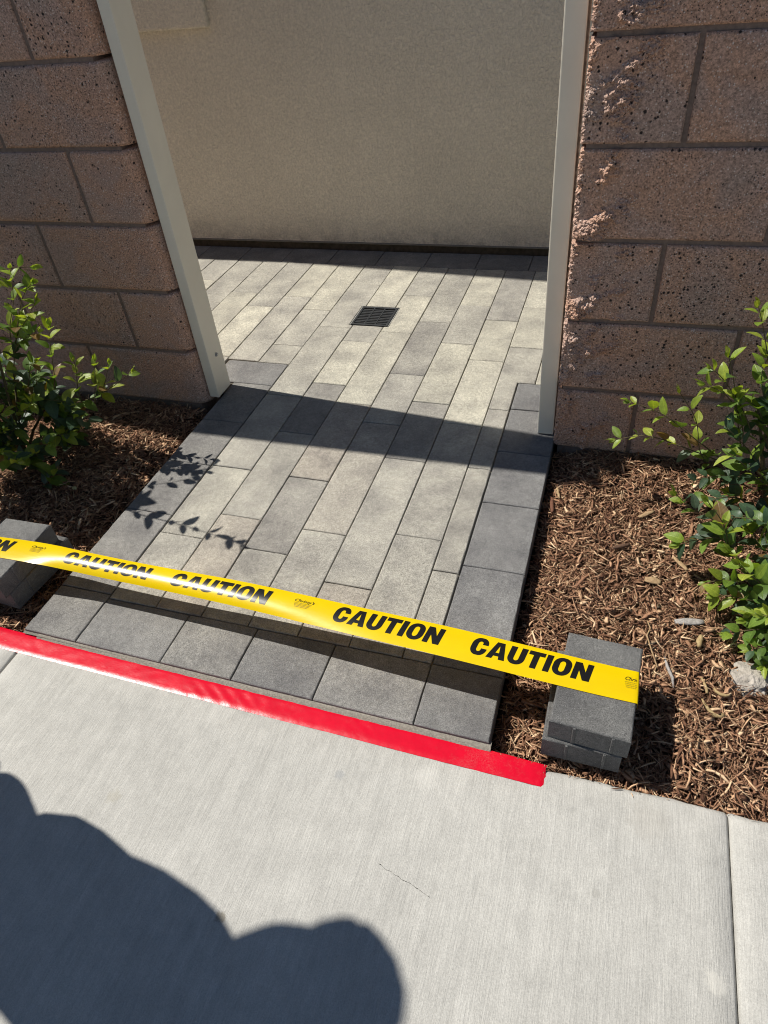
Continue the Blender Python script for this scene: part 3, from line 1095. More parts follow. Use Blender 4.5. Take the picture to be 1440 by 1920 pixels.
hz = lambda x, y: bed_h(x, y, 1) + .006
loose('dry_twig', [(.395, .262, hz(.395, .262)), (.399, .250, hz(.399, .250) + .002), (.404, .238, hz(.404, .238)), (.405, .226, hz(.405, .226))],
      [.0022, .0030, .0034, .0028], M_TWIG, 'straight stubby tan twig uppermost of the three by the dark block shadow', 'twig')
loose('dry_twig', arc_pts(.434, .240, .0165, 185, 335, hz(.434, .225) + .002, 10, .003), [.0016, .0026, .003, .0032, .0034, .0034, .0034, .0032, .003, .0026, .0016],
      M_TWIG, 'smallest curled tan twig shaped like a cup on the mulch', 'twig')
loose('dry_twig', [(.393, .205, hz(.393, .205)), (.398, .194, hz(.398, .194)), (.406, .184, hz(.406, .184)), (.416, .176, hz(.416, .176)), (.427, .176, hz(.427, .176)), (.434, .181, hz(.434, .181))],
      [.0016, .0028, .0036, .0044, .0052, .0040], M_TWIG, 'fat golden curled twig like a hook on the right mulch', 'twig')
loose('long_root', [(.283, .385, hz(.283, .385) + .008), (.290, .360, hz(.29, .36) + .010), (.283, .335, hz(.283, .335) + .008), (.296, .300, hz(.296, .3) + .008), (.307, .270, hz(.307, .27) + .006), (.300, .245, hz(.3, .245))],
      [.0013, .0018, .0017, .0016, .0015, .001], M_CHIP, 'thin wavy pale root lying up the middle of the right mulch bed', 'root')
loose('grey_stick', [(.322, .300, hz(.322, .3) + .003), (.328, .275, hz(.328, .275) + .003), (.338, .245, hz(.338, .245) + .003), (.341, .222, hz(.341, .222))],
      [.0016, .0036, .0034, .0014], M_GREYWOOD, 'grey white splinter pointing at the shadow of the paver stack', 'stick')
for nm, lab, cat, mat_, x, y, ln, wd, th, az in [
    ('wood_chip', 'frayed silvery grey wood chip near the right shrub', 'wood chip', M_GREYWOOD, .372, .405, .062, .0095, .004, 12),
    ('wood_chip', 'golden yellow flat wood chip in the middle of the right mulch', 'wood chip', M_CHIP, .292, .512, .036, .0105, .003, -4),
    ('wood_chip', 'long tan wood chip lying just below the front right shrub leaves', 'wood chip', M_CHIP, .355, .590, .050, .0060, .003, -52),
    ('wood_chip', 'pale yellow wood chip standing against the dark walkway edge', 'wood chip', M_CHIP, .040, .800, .046, .0040, .004, 105),
    ('wood_chip', 'reddish bark chip beside the walkway edge near the block wall', 'wood chip', mat_bark('red_bark', (.22, .10, .06), (.09, .04, .025)), .030, .745, .060, .0052, .004, 98),
    ('wood_chip', 'blond broad wood chip in the mulch beneath the right shrub tip', 'wood chip', M_CHIP, .270, .745, .046, .0062, .003, 40),
    ('wood_chip', 'small upright tan wood stub right of the grey splinter', 'wood chip', M_TWIG, .392, .352, .034, .0062, .006, 80),
    ('wood_chip', 'dark bark chip like a short log above the golden chip', 'wood chip', mat_bark('dark_bark', (.15, .085, .055), (.06, .035, .022)), .215, .610, .050, .0060, .005, 30),
]:
    z = hz(x, y) + .005
    a = R(az)
    pts = []
    rad = []
    for k in range(7):
        t = k / 6 - .5
        pts.append((x + math.cos(a) * ln * t - math.sin(a) * .003 * noise.noise((t * 5, x * 40, 0)), y + math.sin(a) * ln * t, z + .002 * noise.noise((t * 4, y * 30, 2))))
        rad.append(wd * (.45 + .6 * math.sin(math.pi * (k + .6) / 7.2)))
    loose(nm, pts, rad, mat_, lab, cat, th / wd)
st = bmesh.new()
bmesh.ops.create_icosphere(st, subdivisions=4, radius=.040)
for v in st.verts:
    nn = v.co.normalized()
    v.co *= 1 + .28 * noise.noise(nn * 1.7) + .12 * noise.noise(nn * 5) + .05 * noise.noise(nn * 14)
    v.co.z *= .55
stone = link('stone', bm_mesh('stone', st, False), M_STONE, None, (.492, .288, bed_h(.49, .29, 1) - .004))
tag(stone, 'rough pale grey stone half buried under the front right shrub', 'stone')
leafv = [(-.5, 0, 0), (-.2, .2, .03), (.2, .2, .05), (.5, 0, .0), (.2, -.2, .04), (-.2, -.2, .02), (0, 0, -.02)]
fl = link('fallen_leaf', mesh_from('fallen_leaf', [(a * .030, b * .030, c * .03) for a, b, c in leafv], [(6, 0, 1), (6, 1, 2), (6, 2, 3), (6, 3, 4), (6, 4, 5), (6, 5, 0)], True),
          mat_simple('yellowed_leaf', (.52, .45, .22), .6, .3, 90, .2), None, (-1.373, .522, bed_h(-1.373, .522, -1) + .014))
fl.rotation_euler = (.2, -.15, R(-25))
tag(fl, 'single pale yellow fallen leaf on the shaded left mulch', 'leaf')


# ------------------------------------------------------------------ stacked pavers holding the tape
def stack_paver(loc, rz, label, w=.143, d=.211, t=.0555, lugs='front'):
    o = paver(rect(-w / 2, w / 2, -d / 2, d / 2), (.142, .142, .142), 0.0, t, 0.0, 'paver', paving, .003)
    o.parent = None
    o.location = loc
    o.rotation_euler = (0, 0, rz)
    tag(o, label, 'paver')
    if lugs == 'front':
        for sx in (-.026, .042):
            link('spacer_lug', box_mesh('spacer_lug', sx - .003, sx + .003, -d / 2 - .0022, -d / 2 + .003, -t + .002, -.004, .001), M_PAVER, o, None, o.color[:3])
    else:
        for sy in (-.05, .05):
            link('spacer_lug', box_mesh('spacer_lug', w / 2 - .003, w / 2 + .0022, sy - .003, sy + .003, -t + .002, -.004, .001), M_PAVER, o, None, o.color[:3])
    return o


stack_paver((.1725, .107, .0445), R(-1.0), 'grey paver block at the bottom of the right stack beside the red strip')
stack_paver((.1855, .1105, .1005), R(-3.4), 'grey paver block on top of the right stack under the tape end')
stack_paver((-1.268, .180, .0445), R(-4.0), 'grey paver block at the bottom of the left stack in the mulch', lugs='side')
stack_paver((-1.277, .160, .1005), R(1.0), 'grey paver block on top of the left stack under the tape', lugs='side')

# ------------------------------------------------------------------ caution tape
TL = ([-1.45, -1.252, -1.139, -1.033, -.772, -.538, -.291, -.080, .026, .105, .262], [.128, .131, .1345, .1320, .1265, .1195, .108, .098, .0915, .0862, .0800])
TU = ([-1.45, -1.307, -1.192, -1.089, -.837, -.573, -.098, .262], [.190, .1945, .2035, .2000, .1935, .1940, .1750, .1500])


def smooth_interp(x, xs, ys):
    w = [-.08, -.04, 0, .04, .08]
    return sum(np.interp(x + a, xs, ys) for a in w) / 5


def tape_pt(u, v, lift=0.0):
    """u: metres along (x), v: 0 front edge .. 1 back edge."""
    yl, yu = smooth_interp(u, *TL), smooth_interp(u, *TU)
    s = 2 * v - 1
    on = 1 / (1 + math.exp((u + .38) / .09))          # free, twisted part on the left
    onl = 1 / (1 + math.exp(-(u + 1.13) / .03))
    f = on * onl
    y = yl + (yu - yl) * v
    bul = .0020 + .0046 * f
    z = .1022 + bul * (1 - s * s) + f * (.0080 * s) + .0015 * math.sin(u * 9 + 1) * f
    y -= f * (.0080 * s + bul * (1 - s * s)) * .80
    return Vector((u, y, z + lift))


tape = empty('caution_tape', (-.5, .14, .10))
tag(tape, 'yellow plastic warning tape with black letters stretched between two paver stacks', 'caution tape')
to = Vector((-.5, .14, .10))
NU, NV = 260, 16
V, F = [], []
us = list(np.linspace(-1.345, .2555, NU + 1))
for u in us:
    for j in range(NV + 1):
        V.append(tape_pt(u, j / NV) - to)
for i in range(NU):
    for j in range(NV):
        a = i * (NV + 1) + j
        F.append((a, a + NV + 1, a + NV + 2, a + 1))
# the end folds down over the side of the right stack
for r_, (dx, dz) in enumerate([(.0022, -.0010), (.0032, -.006), (.0036, -.022)]):
    for j in range(NV + 1):
        p = tape_pt(.2555, j / NV)
        V.append(p + Vector((dx, 0, dz)) - to)
    for j in range(NV):
        a = (NU + r_) * (NV + 1) + j
        F.append((a, a + NV + 1, a + NV + 2, a + 1))
link('film', mesh_from('film', V, F, True), M_TAPE, tape)


def arc(cx, cy, rx, ry, a0, a1, n=8):
    return [(cx + rx * math.cos(R(a0 + (a1 - a0) * k / n)), cy + ry * math.sin(R(a0 + (a1 - a0) * k / n))) for k in range(n + 1)]


def rrect(x0, y0, x1, y1, rx, ry):
    return arc(x1 - rx, y1 - ry, rx, ry, 0, 90) + arc(x0 + rx, y1 - ry, rx, ry, 90, 180) + arc(x0 + rx, y0 + ry, rx, ry, 180, 270) + arc(x1 - rx, y0 + ry, rx, ry, 270, 360)


def glyph(ch):
    """Heavy block capitals in a 1-high box: list of closed outlines, width."""
    if ch == 'C':
        w = .82
        out = arc(w - .34, .64, .34, .38, 0, 90) + arc(.36, .60, .36, .42, 90, 180) + arc(.36, .40, .36, .42, 180, 270) + arc(w - .34, .36, .34, .38, 270, 360)
        inn = [(w, .40), (w - .29, .40)] + arc(w - .40, .32, .11, .12, 0, -90, 4) + arc(.42, .34, .12, .14, 270, 180, 4) + arc(.42, .66, .12, .14, 180, 90, 4) + arc(w - .40, .68, .11, .12, 90, 0, 4) + [(w - .29, .62), (w, .62)]
        return [out + inn], w
    if ch == 'A':
        w = .92
        return [[(0, 0), (.30, 0), (.335, .17), (.60, .17), (.635, 0), (w + .02, 0), (.66, 1), (.27, 1)], [(.375, .36), (.465, .78), (.475, .78), (.56, .36)]], w
    if ch == 'U':
        w = .84
        return [[(0, 1), (0, .38)] + arc(.38, .36, .38, .38, 180, 270) + arc(w - .38, .36, .38, .38, 270, 360) + [(w, .38), (w, 1), (w - .30, 1), (w - .30, .32)] +
                arc(w - .42, .32, .12, .12, 0, -180, 8) + [(.30, .32), (.30, 1)]], w
    if ch == 'T':
        w = .80
        return [[(0, 1), (0, .76), (.25, .76), (.25, 0), (.55, 0), (.55, .76), (w, .76), (w, 1)]], w
    if ch == 'I':
        return [[(0, 0), (.30, 0), (.30, 1), (0, 1)]], .30
    if ch == 'O':
        w = .88
        return [rrect(0, -.02, w, 1.02, .40, .42), rrect(.30, .19, w - .30, .81, .14, .17)], w
    if ch == 'N':
        w = .88
        return [[(0, 0), (.28, 0), (.28, .52), (.56, 0), (w, 0), (w, 1), (.60, 1), (.60, .48), (.32, 1), (0, 1)]], w


def curve_to_mesh(name, outlines):
    cu = bpy.data.curves.new(name, 'CURVE')
    cu.dimensions = '2D'
    cu.fill_mode = 'BOTH'
    for ol in outlines:
        sp = cu.splines.new('POLY')
        sp.points.add(len(ol) - 1)
        for p, q in zip(sp.points, ol):
            p.co = (q[0], q[1], 0, 1)
        sp.use_cyclic_u = True
    ob = bpy.data.objects.new(name, cu)
    me = bpy.data.meshes.new_from_object(ob)
    bpy.data.objects.remove(ob)
    bpy.data.curves.remove(cu)
    return me


def wrap_on_tape(me, u0, u1, v0, v1, W, H=1.0, shear=.20, ucut=None):
    """Map a flat mesh (0..W, 0..H) onto the tape."""
    bm = bmesh.new()
    bm.from_mesh(me)
    for k in range(1, 12):
        bmesh.ops.bisect_plane(bm, geom=bm.verts[:] + bm.edges[:] + bm.faces[:], plane_co=(0, H * k / 12, 0), plane_no=(0, 1, 0))
    k = W / 60
    x = k
    while x < W:
        bmesh.ops.bisect_plane(bm, geom=bm.verts[:] + bm.edges[:] + bm.faces[:], plane_co=(x, 0, 0), plane_no=(1, 0, 0))
        x += k
    hgt = (v1 - v0) * .071
    kill = []
    for v in bm.verts:
        a, b = v.co.x / W, v.co.y / H
        u = u0 + (u1 - u0 - shear * hgt) * a + shear * hgt * b
        if ucut is not None and u > ucut:
            kill.append(v)
        v.co = tape_pt(u, v0 + (v1 - v0) * b, .00045) - to
    if kill:
        bmesh.ops.delete(bm, geom=kill, context='VERTS')
    bm.to_mesh(me)
    bm.free()
    return me


def word(text, u0, u1, v0=.30, v1=.86, ucut=None):
    outs = []
    x = 0
    for ch in text:
        o, w = glyph(ch)
        for ol in o:
            outs.append([(px + x, py) for px, py in ol])
        x += w + .085
    W = x - .085
    me = curve_to_mesh('lettering', outs)
    wrap_on_tape(me, u0, u1, v0, v1, W)
    link('lettering', me, M_INK, tape)


def small_print(u0, u1, v0, v1, text="Christy's", ucut=None):
    cu = bpy.data.curves.new('maker_name', 'FONT')
    cu.body = text
    cu.size = 1.0
    cu.offset = .010
    ob = bpy.data.objects.new('maker_name', cu)
    me = bpy.data.meshes.new_from_object(ob)
    bpy.data.objects.remove(ob)
    bpy.data.curves.remove(cu)
    xs = [v.co.x for v in me.vertices]; ys = [v.co.y for v in me.vertices]
    mx, Mx, my, My = min(xs), max(xs), min(ys), max(ys)
    for v in me.vertices:
        v.co.x -= mx; v.co.y -= my
    wrap_on_tape(me, u0, u1, v0, v1, Mx - mx, My - my, .35, ucut)
    link('maker_name', me, M_INK, tape)
    # the rows of print below the name, too small to read
    V, F = [], []
    hh = (v1 - v0)
    for row in range(4):
        vv = v0 - hh * (.18 + row * .34)
        a = u0 + (u1 - u0) * (.04 + .02 * row)
        b = u1 - (u1 - u0) * (.12 + .05 * row)
        u = a
        while u < b:
            L = random.uniform(.0012, .0038)
            e = min(u + L, b)
            if ucut is None or e < ucut:
                q = len(V)
                V += [tape_pt(u, vv, .0004) - to, tape_pt(e, vv, .0004) - to, tape_pt(e, vv + hh * .16, .0004) - to, tape_pt(u, vv + hh * .16, .0004) - to]
                F.append((q, q + 1, q + 2, q + 3))
            u = e + .0009
    link('small_print', mesh_from('small_print', V, F), M_FINEINK, tape)


word('CAUTION', -1.084, -.831)
word('CAUTION', -.776, -.518)
word('CAUTION', -.368, -.121)
word('CAUTION', -.067, .176)
word('CAUTION', -1.49 + .0, -1.243) if False else None
word('ON', -1.331, -1.246)
small_print(-1.196, -1.150, .66, .80)
small_print(-.464, -.414, .66, .80)
small_print(.231, .272, .60, .76, ucut=.2545)

# ------------------------------------------------------------------ red tape along the sidewalk edge
V, F = [], []
xs_ = np.linspace(-1.75, .114, 380)
NPF = 9
for k, x in enumerate(xs_):
    w1 = .0012 * noise.noise((x * 14, .2, 0)) + .0007 * noise.noise((x * 70, .9, 0))
    w2 = .0012 * noise.noise((x * 5, 5.2, 0)) + .0003 * noise.noise((x * 60, 6.9, 0)) + .0003 * noise.noise((x * 160, 8.9, 0))
    yb = -.0155 - .020 * (x - .11) + w1                     # back edge, under the pavers' sand
    yf = -.0622 - .0145 * (x - .11) + w2
    for j in range(NPF):
        t = j / (NPF - 1)
        y = yb + (yf - yb) * t
        z = -.0124 - .0006 * t - .0014 * max(0, (t - .84) / .16) ** 2
        wr_ = max(0, noise.noise((x * 6, 2.2, 0)) - .15) * .0026 * math.sin(x * 160 + y * 240)      # creased here and there
        z += (.00055 * noise.noise((x * 30, y * 60, 1.1)) + wr_) * math.sin(math.pi * t) + .0002 * noise.noise((x * 90, y * 120, 4.1))
        if j == 0:
            z -= .0016
        xx = x + (.0035 * noise.noise((y * 300, 1.7, 0)) if k > len(xs_) - 3 else 0)
        V.append((xx, y, z - (.0016 if k == len(xs_) - 1 else 0)))
prof = [0] * NPF
m_ = len(prof)
for k in range(len(xs_) - 1):
    for j in range(m_ - 1):
        a = k * m_ + j
        F.append((a, a + 1, a + 1 + m_, a + m_))
red = link('red_tape', mesh_from('red_tape', V, F, True), M_RED)
tag(red, 'glossy bright red tape strip stuck along the sidewalk edge below the pavers', 'red tape')


# ------------------------------------------------------------------ shrubs
def leaf_mesh(name, wid, fold, curl, tipr=.5):
    st = [0, .10, .28, .50, .72, .90, 1.0]
    V, F = [], []
    for t in st:
        w = wid * .5 * (math.sin(math.pi * min(1, t ** .8)) ** .75) if 0 < t < 1 else 0.0
        z0 = -curl * (t - .25) ** 2 + curl * .06
        for s in (-1, -.5, 0, .5, 1):
            V.append((t, s * w, z0 + fold * abs(s) * w - .10 * fold * (s * s) * w + .012 * math.sin(t * 9 + s * 2)))
    for i in range(len(st) - 1):
        for j in range(4):
            a = i * 5 + j
            F.append((a, a + 1, a + 6, a + 5))
    # petiole
    q = len(V)
    V += [(-.16, -.012, -.02), (-.16, .012, -.02), (.03, .012, .0), (.03, -.012, .0)]
    F.append((q, q + 1, q + 2, q + 3))
    me = mesh_from(name, V, F, True)
    me.materials.append(M_LEAF)
    return me


LEAVES = [leaf_mesh('leaf', .53, .28, .22), leaf_mesh('leaf', .59, .18, .38), leaf_mesh('leaf', .48, .42, .14), leaf_mesh('leaf', .63, .10, .50)]
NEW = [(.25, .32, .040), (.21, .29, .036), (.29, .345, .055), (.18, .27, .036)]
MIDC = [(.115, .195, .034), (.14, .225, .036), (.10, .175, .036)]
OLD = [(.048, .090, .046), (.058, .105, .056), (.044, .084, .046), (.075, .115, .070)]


class Shrub:
    def __init__(self, base, label, seed, cap=295, scale=1.08):
        self.scale = scale
        self.root = empty('leafy_shrub', base)
        tag(self.root, label, 'shrub', 'leafy shrubs beside the walkway')
        self.base = Vector(base)
        self.n = 0
        self.cap = cap
        self.rnd = random.Random(seed)

    def leaf(self, p, d, up, size, col):
        if self.n >= self.cap:
            return
        size *= self.scale
        self.n += 1
        size *= self.rnd.uniform(.72, 1.22)
        if self.rnd.random() < .025:
            col = (.20, .13, .05)
        d = d.normalized()
        side = up.cross(d)
        if side.length < 1e-3:
            side = Vector((1, 0, 0))
        side.normalize()
        nz = d.cross(side).normalized()
        M = Matrix((d, side, nz)).transposed()
        o = bpy.data.objects.new('leaf', self.rnd.choice(LEAVES))
        COL.objects.link(o)
        o.parent = self.root
        o.location = p - self.base
        o.rotation_euler = M.to_euler()
        o.scale = (size, size * self.rnd.uniform(.9, 1.15), size)
        j = self.rnd.uniform(.82, 1.18)
        o.color = (col[0] * j, col[1] * j, col[2] * j, 1)

    def stem(self, pts, r0, r1):
        n = len(pts)
        me = tube_mesh('stem', [Vector(p) - self.base for p in pts], [r0 + (r1 - r0) * k / (n - 1) for k in range(n)], 6)
        link('stem', me, M_STEM, self.root)

    def sprig(self, path, npair, size=.036, young=.5, tip=True, r0=.0018, start=.15, old=0.0):
        """Leaves in crosswise pairs along a smooth path; young at the tip."""
        P = [Vector(p) for p in path]
        # Catmull-Rom resample
        pts = []
        Q = [P[0] * 2 - P[1]] + P + [P[-1] * 2 - P[-2]]
        for i in range(1, len(Q) - 2):
            for k in range(8):
                t = k / 8
                a, b, c, d = Q[i - 1], Q[i], Q[i + 1], Q[i + 2]
                pts.append(.5 * ((2 * b) + (c - a) * t + (2 * a - 5 * b + 4 * c - d) * t * t + (3 * b - a - 3 * c + d) * t ** 3))
        pts.append(P[-1])
        self.stem(pts, r0, .0007)
        rd = self.rnd
        N = len(pts) - 1
        turn = rd.uniform(0, 3.1)
        for k in range(npair):
            f = start + (1 - start) * (k + .5 * rd.random()) / npair
            i = min(N - 1, int(f * N))
            p = pts[i]
            t = (pts[i + 1] - pts[max(0, i - 1)]).normalized()
            a = t.cross(Vector((0, 0, 1)))
            if a.length < .05:
                a = Vector((1, 0, 0))
            a.normalize()
            b = a.cross(t).normalized()
            turn += math.pi / 2 + rd.uniform(-.4, .4)
            sz = size * (1.12 - .5 * max(0, f - .4)) * rd.uniform(.8, 1.15)
            for s in (0, math.pi):
                if rd.random() < .07:
                    continue
                an = turn + s + rd.uniform(-.3, .3)
                out = a * math.cos(an) + b * math.sin(an)
                d = t * rd.uniform(.55, 1.0) + out * rd.uniform(.7, 1.1) + Vector((0, 0, rd.uniform(-.15, .3)))
                up = Vector((0, 0, 1)) * .9 + t * .5 + Vector((rd.uniform(-.4, .4), rd.uniform(-.4, .4), 0))
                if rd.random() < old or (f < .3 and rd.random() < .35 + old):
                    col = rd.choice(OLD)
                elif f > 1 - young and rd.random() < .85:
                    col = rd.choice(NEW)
                else:
                    col = rd.choice(MIDC)
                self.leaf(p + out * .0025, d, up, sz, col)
        if tip:
            t = (pts[-1] - pts[-4]).normalized()
            for q in range(4):
                an = q * math.pi / 2 + rd.random()
                a = t.cross(Vector((.1, .2, 1))).normalized(); b = a.cross(t)
                out = a * math.cos(an) + b * math.sin(an)
                self.leaf(pts[-1] - t * .003 * q, t + out * rd.uniform(.2, .5), Vector((0, 0, 1)) + out, size * rd.uniform(.35, .6), rd.choice(NEW))

    def cloud(self, centre, rad, nspr, size, old, ln=(.10, .18), droop=.0):
        rd = self.rnd
        for _ in range(nspr):
            while True:
                d = Vector((rd.uniform(-1, 1), rd.uniform(-1, 1), rd.uniform(-1, 1)))
                if .2 < d.length < 1:
                    break
            c = Vector(centre) + Vector((d.x * rad[0], d.y * rad[1], d.z * rad[2]))
            dr = (d.normalized() * .6 + Vector((rd.uniform(-.3, .3), rd.uniform(-.3, .3), .55 - droop))).normalized()
            L = rd.uniform(*ln)
            a = c - dr * L * .6
            m = c - dr * L * .1 + Vector((0, 0, .01))
            self.sprig([a, m, c + dr * L * .4], rd.randint(4, 6), size * rd.uniform(.85, 1.15), .35, rd.random() < .7, .0015, .1, old)


# back right shrub, against the wall
s = Shrub((.56, .82, -.03), 'green shrub with upright sprigs against the right block wall', 3)
for base_to in [(.62, .80, .22), (.50, .84, .16), (.46, .80, .30), (.66, .72, .30)]:
    s.stem([(.56, .82, -.03), ((.56 + base_to[0]) / 2, .82, base_to[2] * .5), base_to], .005, .0028)
s.sprig([(.46, .83, .10), (.335, .82, .15), (.240, .82, .175), (.160, .82, .152)], 7, .036, .75)
s.sprig([(.45, .83, .10), (.345, .82, .185), (.262, .82, .245), (.180, .82, .272)], 6, .038, .7)
s.sprig([(.42, .83, .08), (.372, .82, .14), (.342, .82, .235), (.290, .82, .312)], 4, .034, .6)
s.sprig([(.46, .82, .16), (.438, .81, .225), (.398, .81, .355), (.372, .81, .420)], 6, .036, .6)
s.sprig([(.47, .80, .22), (.425, .80, .298), (.372, .80, .365), (.338, .80, .392)], 5, .036, .6)
s.sprig([(.50, .80, .24), (.462, .80, .385), (.425, .80, .488), (.400, .80, .545)], 6, .036, .6)
s.sprig([(.46, .81, .18), (.432, .80, .265), (.385, .79, .330), (.330, .79, .355)], 5, .036, .55)
s.sprig([(.50, .80, .20), (.475, .80, .30), (.448, .80, .38), (.455, .80, .46)], 6, .036, .4)
s.sprig([(.52, .80, .16), (.49, .79, .24), (.46, .79, .30), (.425, .79, .32)], 6, .038, .2, True, .0018, .1, .3)
s.sprig([(.50, .82, .05), (.45, .80, .09), (.40, .78, .10), (.355, .77, .085)], 6, .040, .1, False, .0018, .1, .75)
s.sprig([(.50, .80, .02), (.46, .76, .06), (.42, .73, .075), (.375, .72, .06)], 6, .040, .1, False, .0018, .1, .7)
s.sprig([(.52, .78, .10), (.48, .75, .15), (.44, .74, .19), (.41, .74, .21)], 6, .040, .15, False, .0018, .1, .55)
s.cloud((.53, .79, .16), (.10, .09, .20), 14, .038, .35)
s.cloud((.66, .78, .24), (.14, .12, .24), 14, .038, .35)

# front right shrub
s = Shrub((.60, .52, -.04), 'green shrub spilling over the mulch at the right edge', 5)
for base_to in [(.56, .52, .12), (.52, .55, .06), (.62, .46, .10)]:
    s.stem([(.60, .52, -.04), ((.60 + base_to[0]) / 2, .52, base_to[2] * .4), base_to], .005, .0028)
s.sprig([(.44, .56, .10), (.385, .56, .155), (.338, .56, .180), (.298, .555, .218)], 4, .038, .3, True, .0018, .1, .45)
s.sprig([(.46, .56, .06), (.415, .56, .10), (.370, .56, .085), (.330, .555, .070)], 5, .040, .25, True, .0018, .1, .5)
s.sprig([(.48, .54, .05), (.435, .53, .10), (.405, .53, .17), (.36, .54, .225)], 5, .038, .5)
s.sprig([(.50, .50, .02), (.465, .48, .05), (.425, .47, .06), (.392, .47, .040)], 6, .038, .3, True, .0018, .1, .3)
s.sprig([(.53, .48, .00), (.485, .45, .03), (.445, .44, .045), (.408, .435, .040)], 6, .038, .5, True, .0018, .1, .1)
s.sprig([(.54, .46, .04), (.50, .44, .09), (.465, .43, .125), (.43, .43, .16)], 6, .040, .5)
s.sprig([(.55, .42, .00), (.515, .39, .015), (.475, .375, .015), (.440, .37, .000)], 6, .038, .2, True, .0018, .1, .2)
s.sprig([(.56, .38, .00), (.53, .35, .02), (.50, .335, .015), (.478, .33, .002)], 6, .036, .2, True, .0018, .1, .3)
s.sprig([(.57, .40, .03), (.54, .37, .07), (.51, .36, .085), (.485, .36, .09)], 6, .038, .3)
s.sprig([(.56, .58, .08), (.52, .58, .13), (.475, .58, .15), (.435, .58, .15)], 6, .042, .15, False, .0018, .1, .6)
s.sprig([(.56, .62, .06), (.52, .63, .10), (.47, .635, .11), (.43, .64, .10)], 6, .042, .15, False, .0018, .1, .7)
s.sprig([(.55, .34, .0), (.525, .315, .0), (.505, .30, -.004)], 5, .030, .3, True, .0015, .1, .3)
s.cloud((.56, .50, .06), (.09, .12, .09), 14, .038, .35)
s.cloud((.68, .52, .12), (.14, .18, .16), 14, .038, .35)

# left shrub
s = Shrub((-1.66, .64, -.03), 'large green shrub in front of the left block wall at the left edge', 9)
for base_to in [(-1.60, .70, .26), (-1.56, .66, .40), (-1.54, .54, .46), (-1.60, .74, .10), (-1.50, .50, .18), (-1.78, .66, .4)]:
    s.stem([(-1.66, .64, -.03), ((-1.66 + base_to[0]) / 2, (.64 + base_to[1]) / 2, base_to[2] * .5), base_to], .006, .003)
s.sprig([(-1.560, .70, .33), (-1.530, .70, .41), (-1.475, .71, .50), (-1.425, .70, .595)], 7, .040, .8)
s.sprig([(-1.545, .70, .35), (-1.49, .70, .43), (-1.43, .70, .51), (-1.370, .70, .560)], 7, .040, .75)
s.sprig([(-1.54, .69, .34), (-1.50, .69, .40), (-1.43, .69, .46), (-1.372, .69, .515)], 7, .040, .7)
s.sprig([(-1.56, .68, .30), (-1.52, .68, .36), (-1.46, .68, .40), (-1.40, .68, .43)], 6, .040, .2, True, .0018, .1, .6)
s.sprig([(-1.56, .74, .13), (-1.500, .74, .215), (-1.455, .74, .335), (-1.422, .74, .415)], 8, .042, .75)
s.sprig([(-1.56, .75, .11), (-1.400, .745, .160), (-1.280, .74, .222), (-1.190, .74, .282)], 7, .038, .55, True, .0020, .1, .1)
s.sprig([(-1.43, .74, .15), (-1.415, .74, .215), (-1.395, .74, .265), (-1.388, .74, .305)], 4, .038, .7)
s.sprig([(-1.38, .74, .15), (-1.352, .74, .210), (-1.328, .74, .265), (-1.312, .74, .310)], 4, .038, .7)
s.sprig([(-1.35, .74, .17), (-1.318, .74, .215), (-1.285, .74, .265), (-1.262, .74, .305)], 3, .036, .7)
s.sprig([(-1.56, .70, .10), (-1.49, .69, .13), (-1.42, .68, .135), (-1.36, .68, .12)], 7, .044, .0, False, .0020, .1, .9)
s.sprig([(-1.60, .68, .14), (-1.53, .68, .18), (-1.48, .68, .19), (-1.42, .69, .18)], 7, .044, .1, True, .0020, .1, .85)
s.sprig([(-1.60, .70, .18), (-1.56, .70, .23), (-1.52, .70, .29), (-1.49, .70, .31)], 6, .042, .4, True, .0018, .1, .4)
s.sprig([(-1.58, .66, .05), (-1.51, .64, .08), (-1.45, .63, .10), (-1.40, .63, .115)], 6, .042, .45, True, .0018, .1, .3)
s.sprig([(-1.57, .60, .05), (-1.50, .57, .09), (-1.45, .55, .12), (-1.405, .54, .135)], 6, .042, .35, True, .0018, .1, .3)
s.sprig([(-1.58, .52, .05), (-1.53, .48, .10), (-1.48, .46, .13), (-1.44, .45, .14)], 6, .042, .3, True, .0018, .1, .3)
s.sprig([(-1.56, .64, .16), (-1.51, .62, .20), (-1.47, .60, .23), (-1.44, .59, .26)], 6, .042, .4)
# the tall arching branch whose shadow falls across the walkway
s.sprig([(-1.60, .53, .45), (-1.52, .49, .60), (-1.38, .475, .665), (-1.270, .455, .690), (-1.195, .438, .680)], 10, .040, .4, True, .0022, .25)
s.sprig([(-1.58, .56, .44), (-1.52, .60, .54), (-1.44, .66, .60), (-1.385, .74, .585)], 6, .040, .5, True, .0018, .2)
s.cloud((-1.66, .66, .16), (.14, .16, .16), 8, .042, .5)
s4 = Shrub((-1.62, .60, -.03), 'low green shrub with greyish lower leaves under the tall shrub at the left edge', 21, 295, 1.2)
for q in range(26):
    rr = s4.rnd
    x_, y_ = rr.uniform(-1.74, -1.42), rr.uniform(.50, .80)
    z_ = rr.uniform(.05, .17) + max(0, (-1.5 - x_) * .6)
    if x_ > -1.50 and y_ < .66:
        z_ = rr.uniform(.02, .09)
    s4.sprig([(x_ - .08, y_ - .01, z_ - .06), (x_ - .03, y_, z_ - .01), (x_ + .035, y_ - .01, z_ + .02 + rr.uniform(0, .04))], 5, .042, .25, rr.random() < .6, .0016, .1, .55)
s5 = Shrub((-1.56, .47, -.03), 'small dark leafed shrub low on the mulch behind the left paver stack', 33, 150, 1.2)
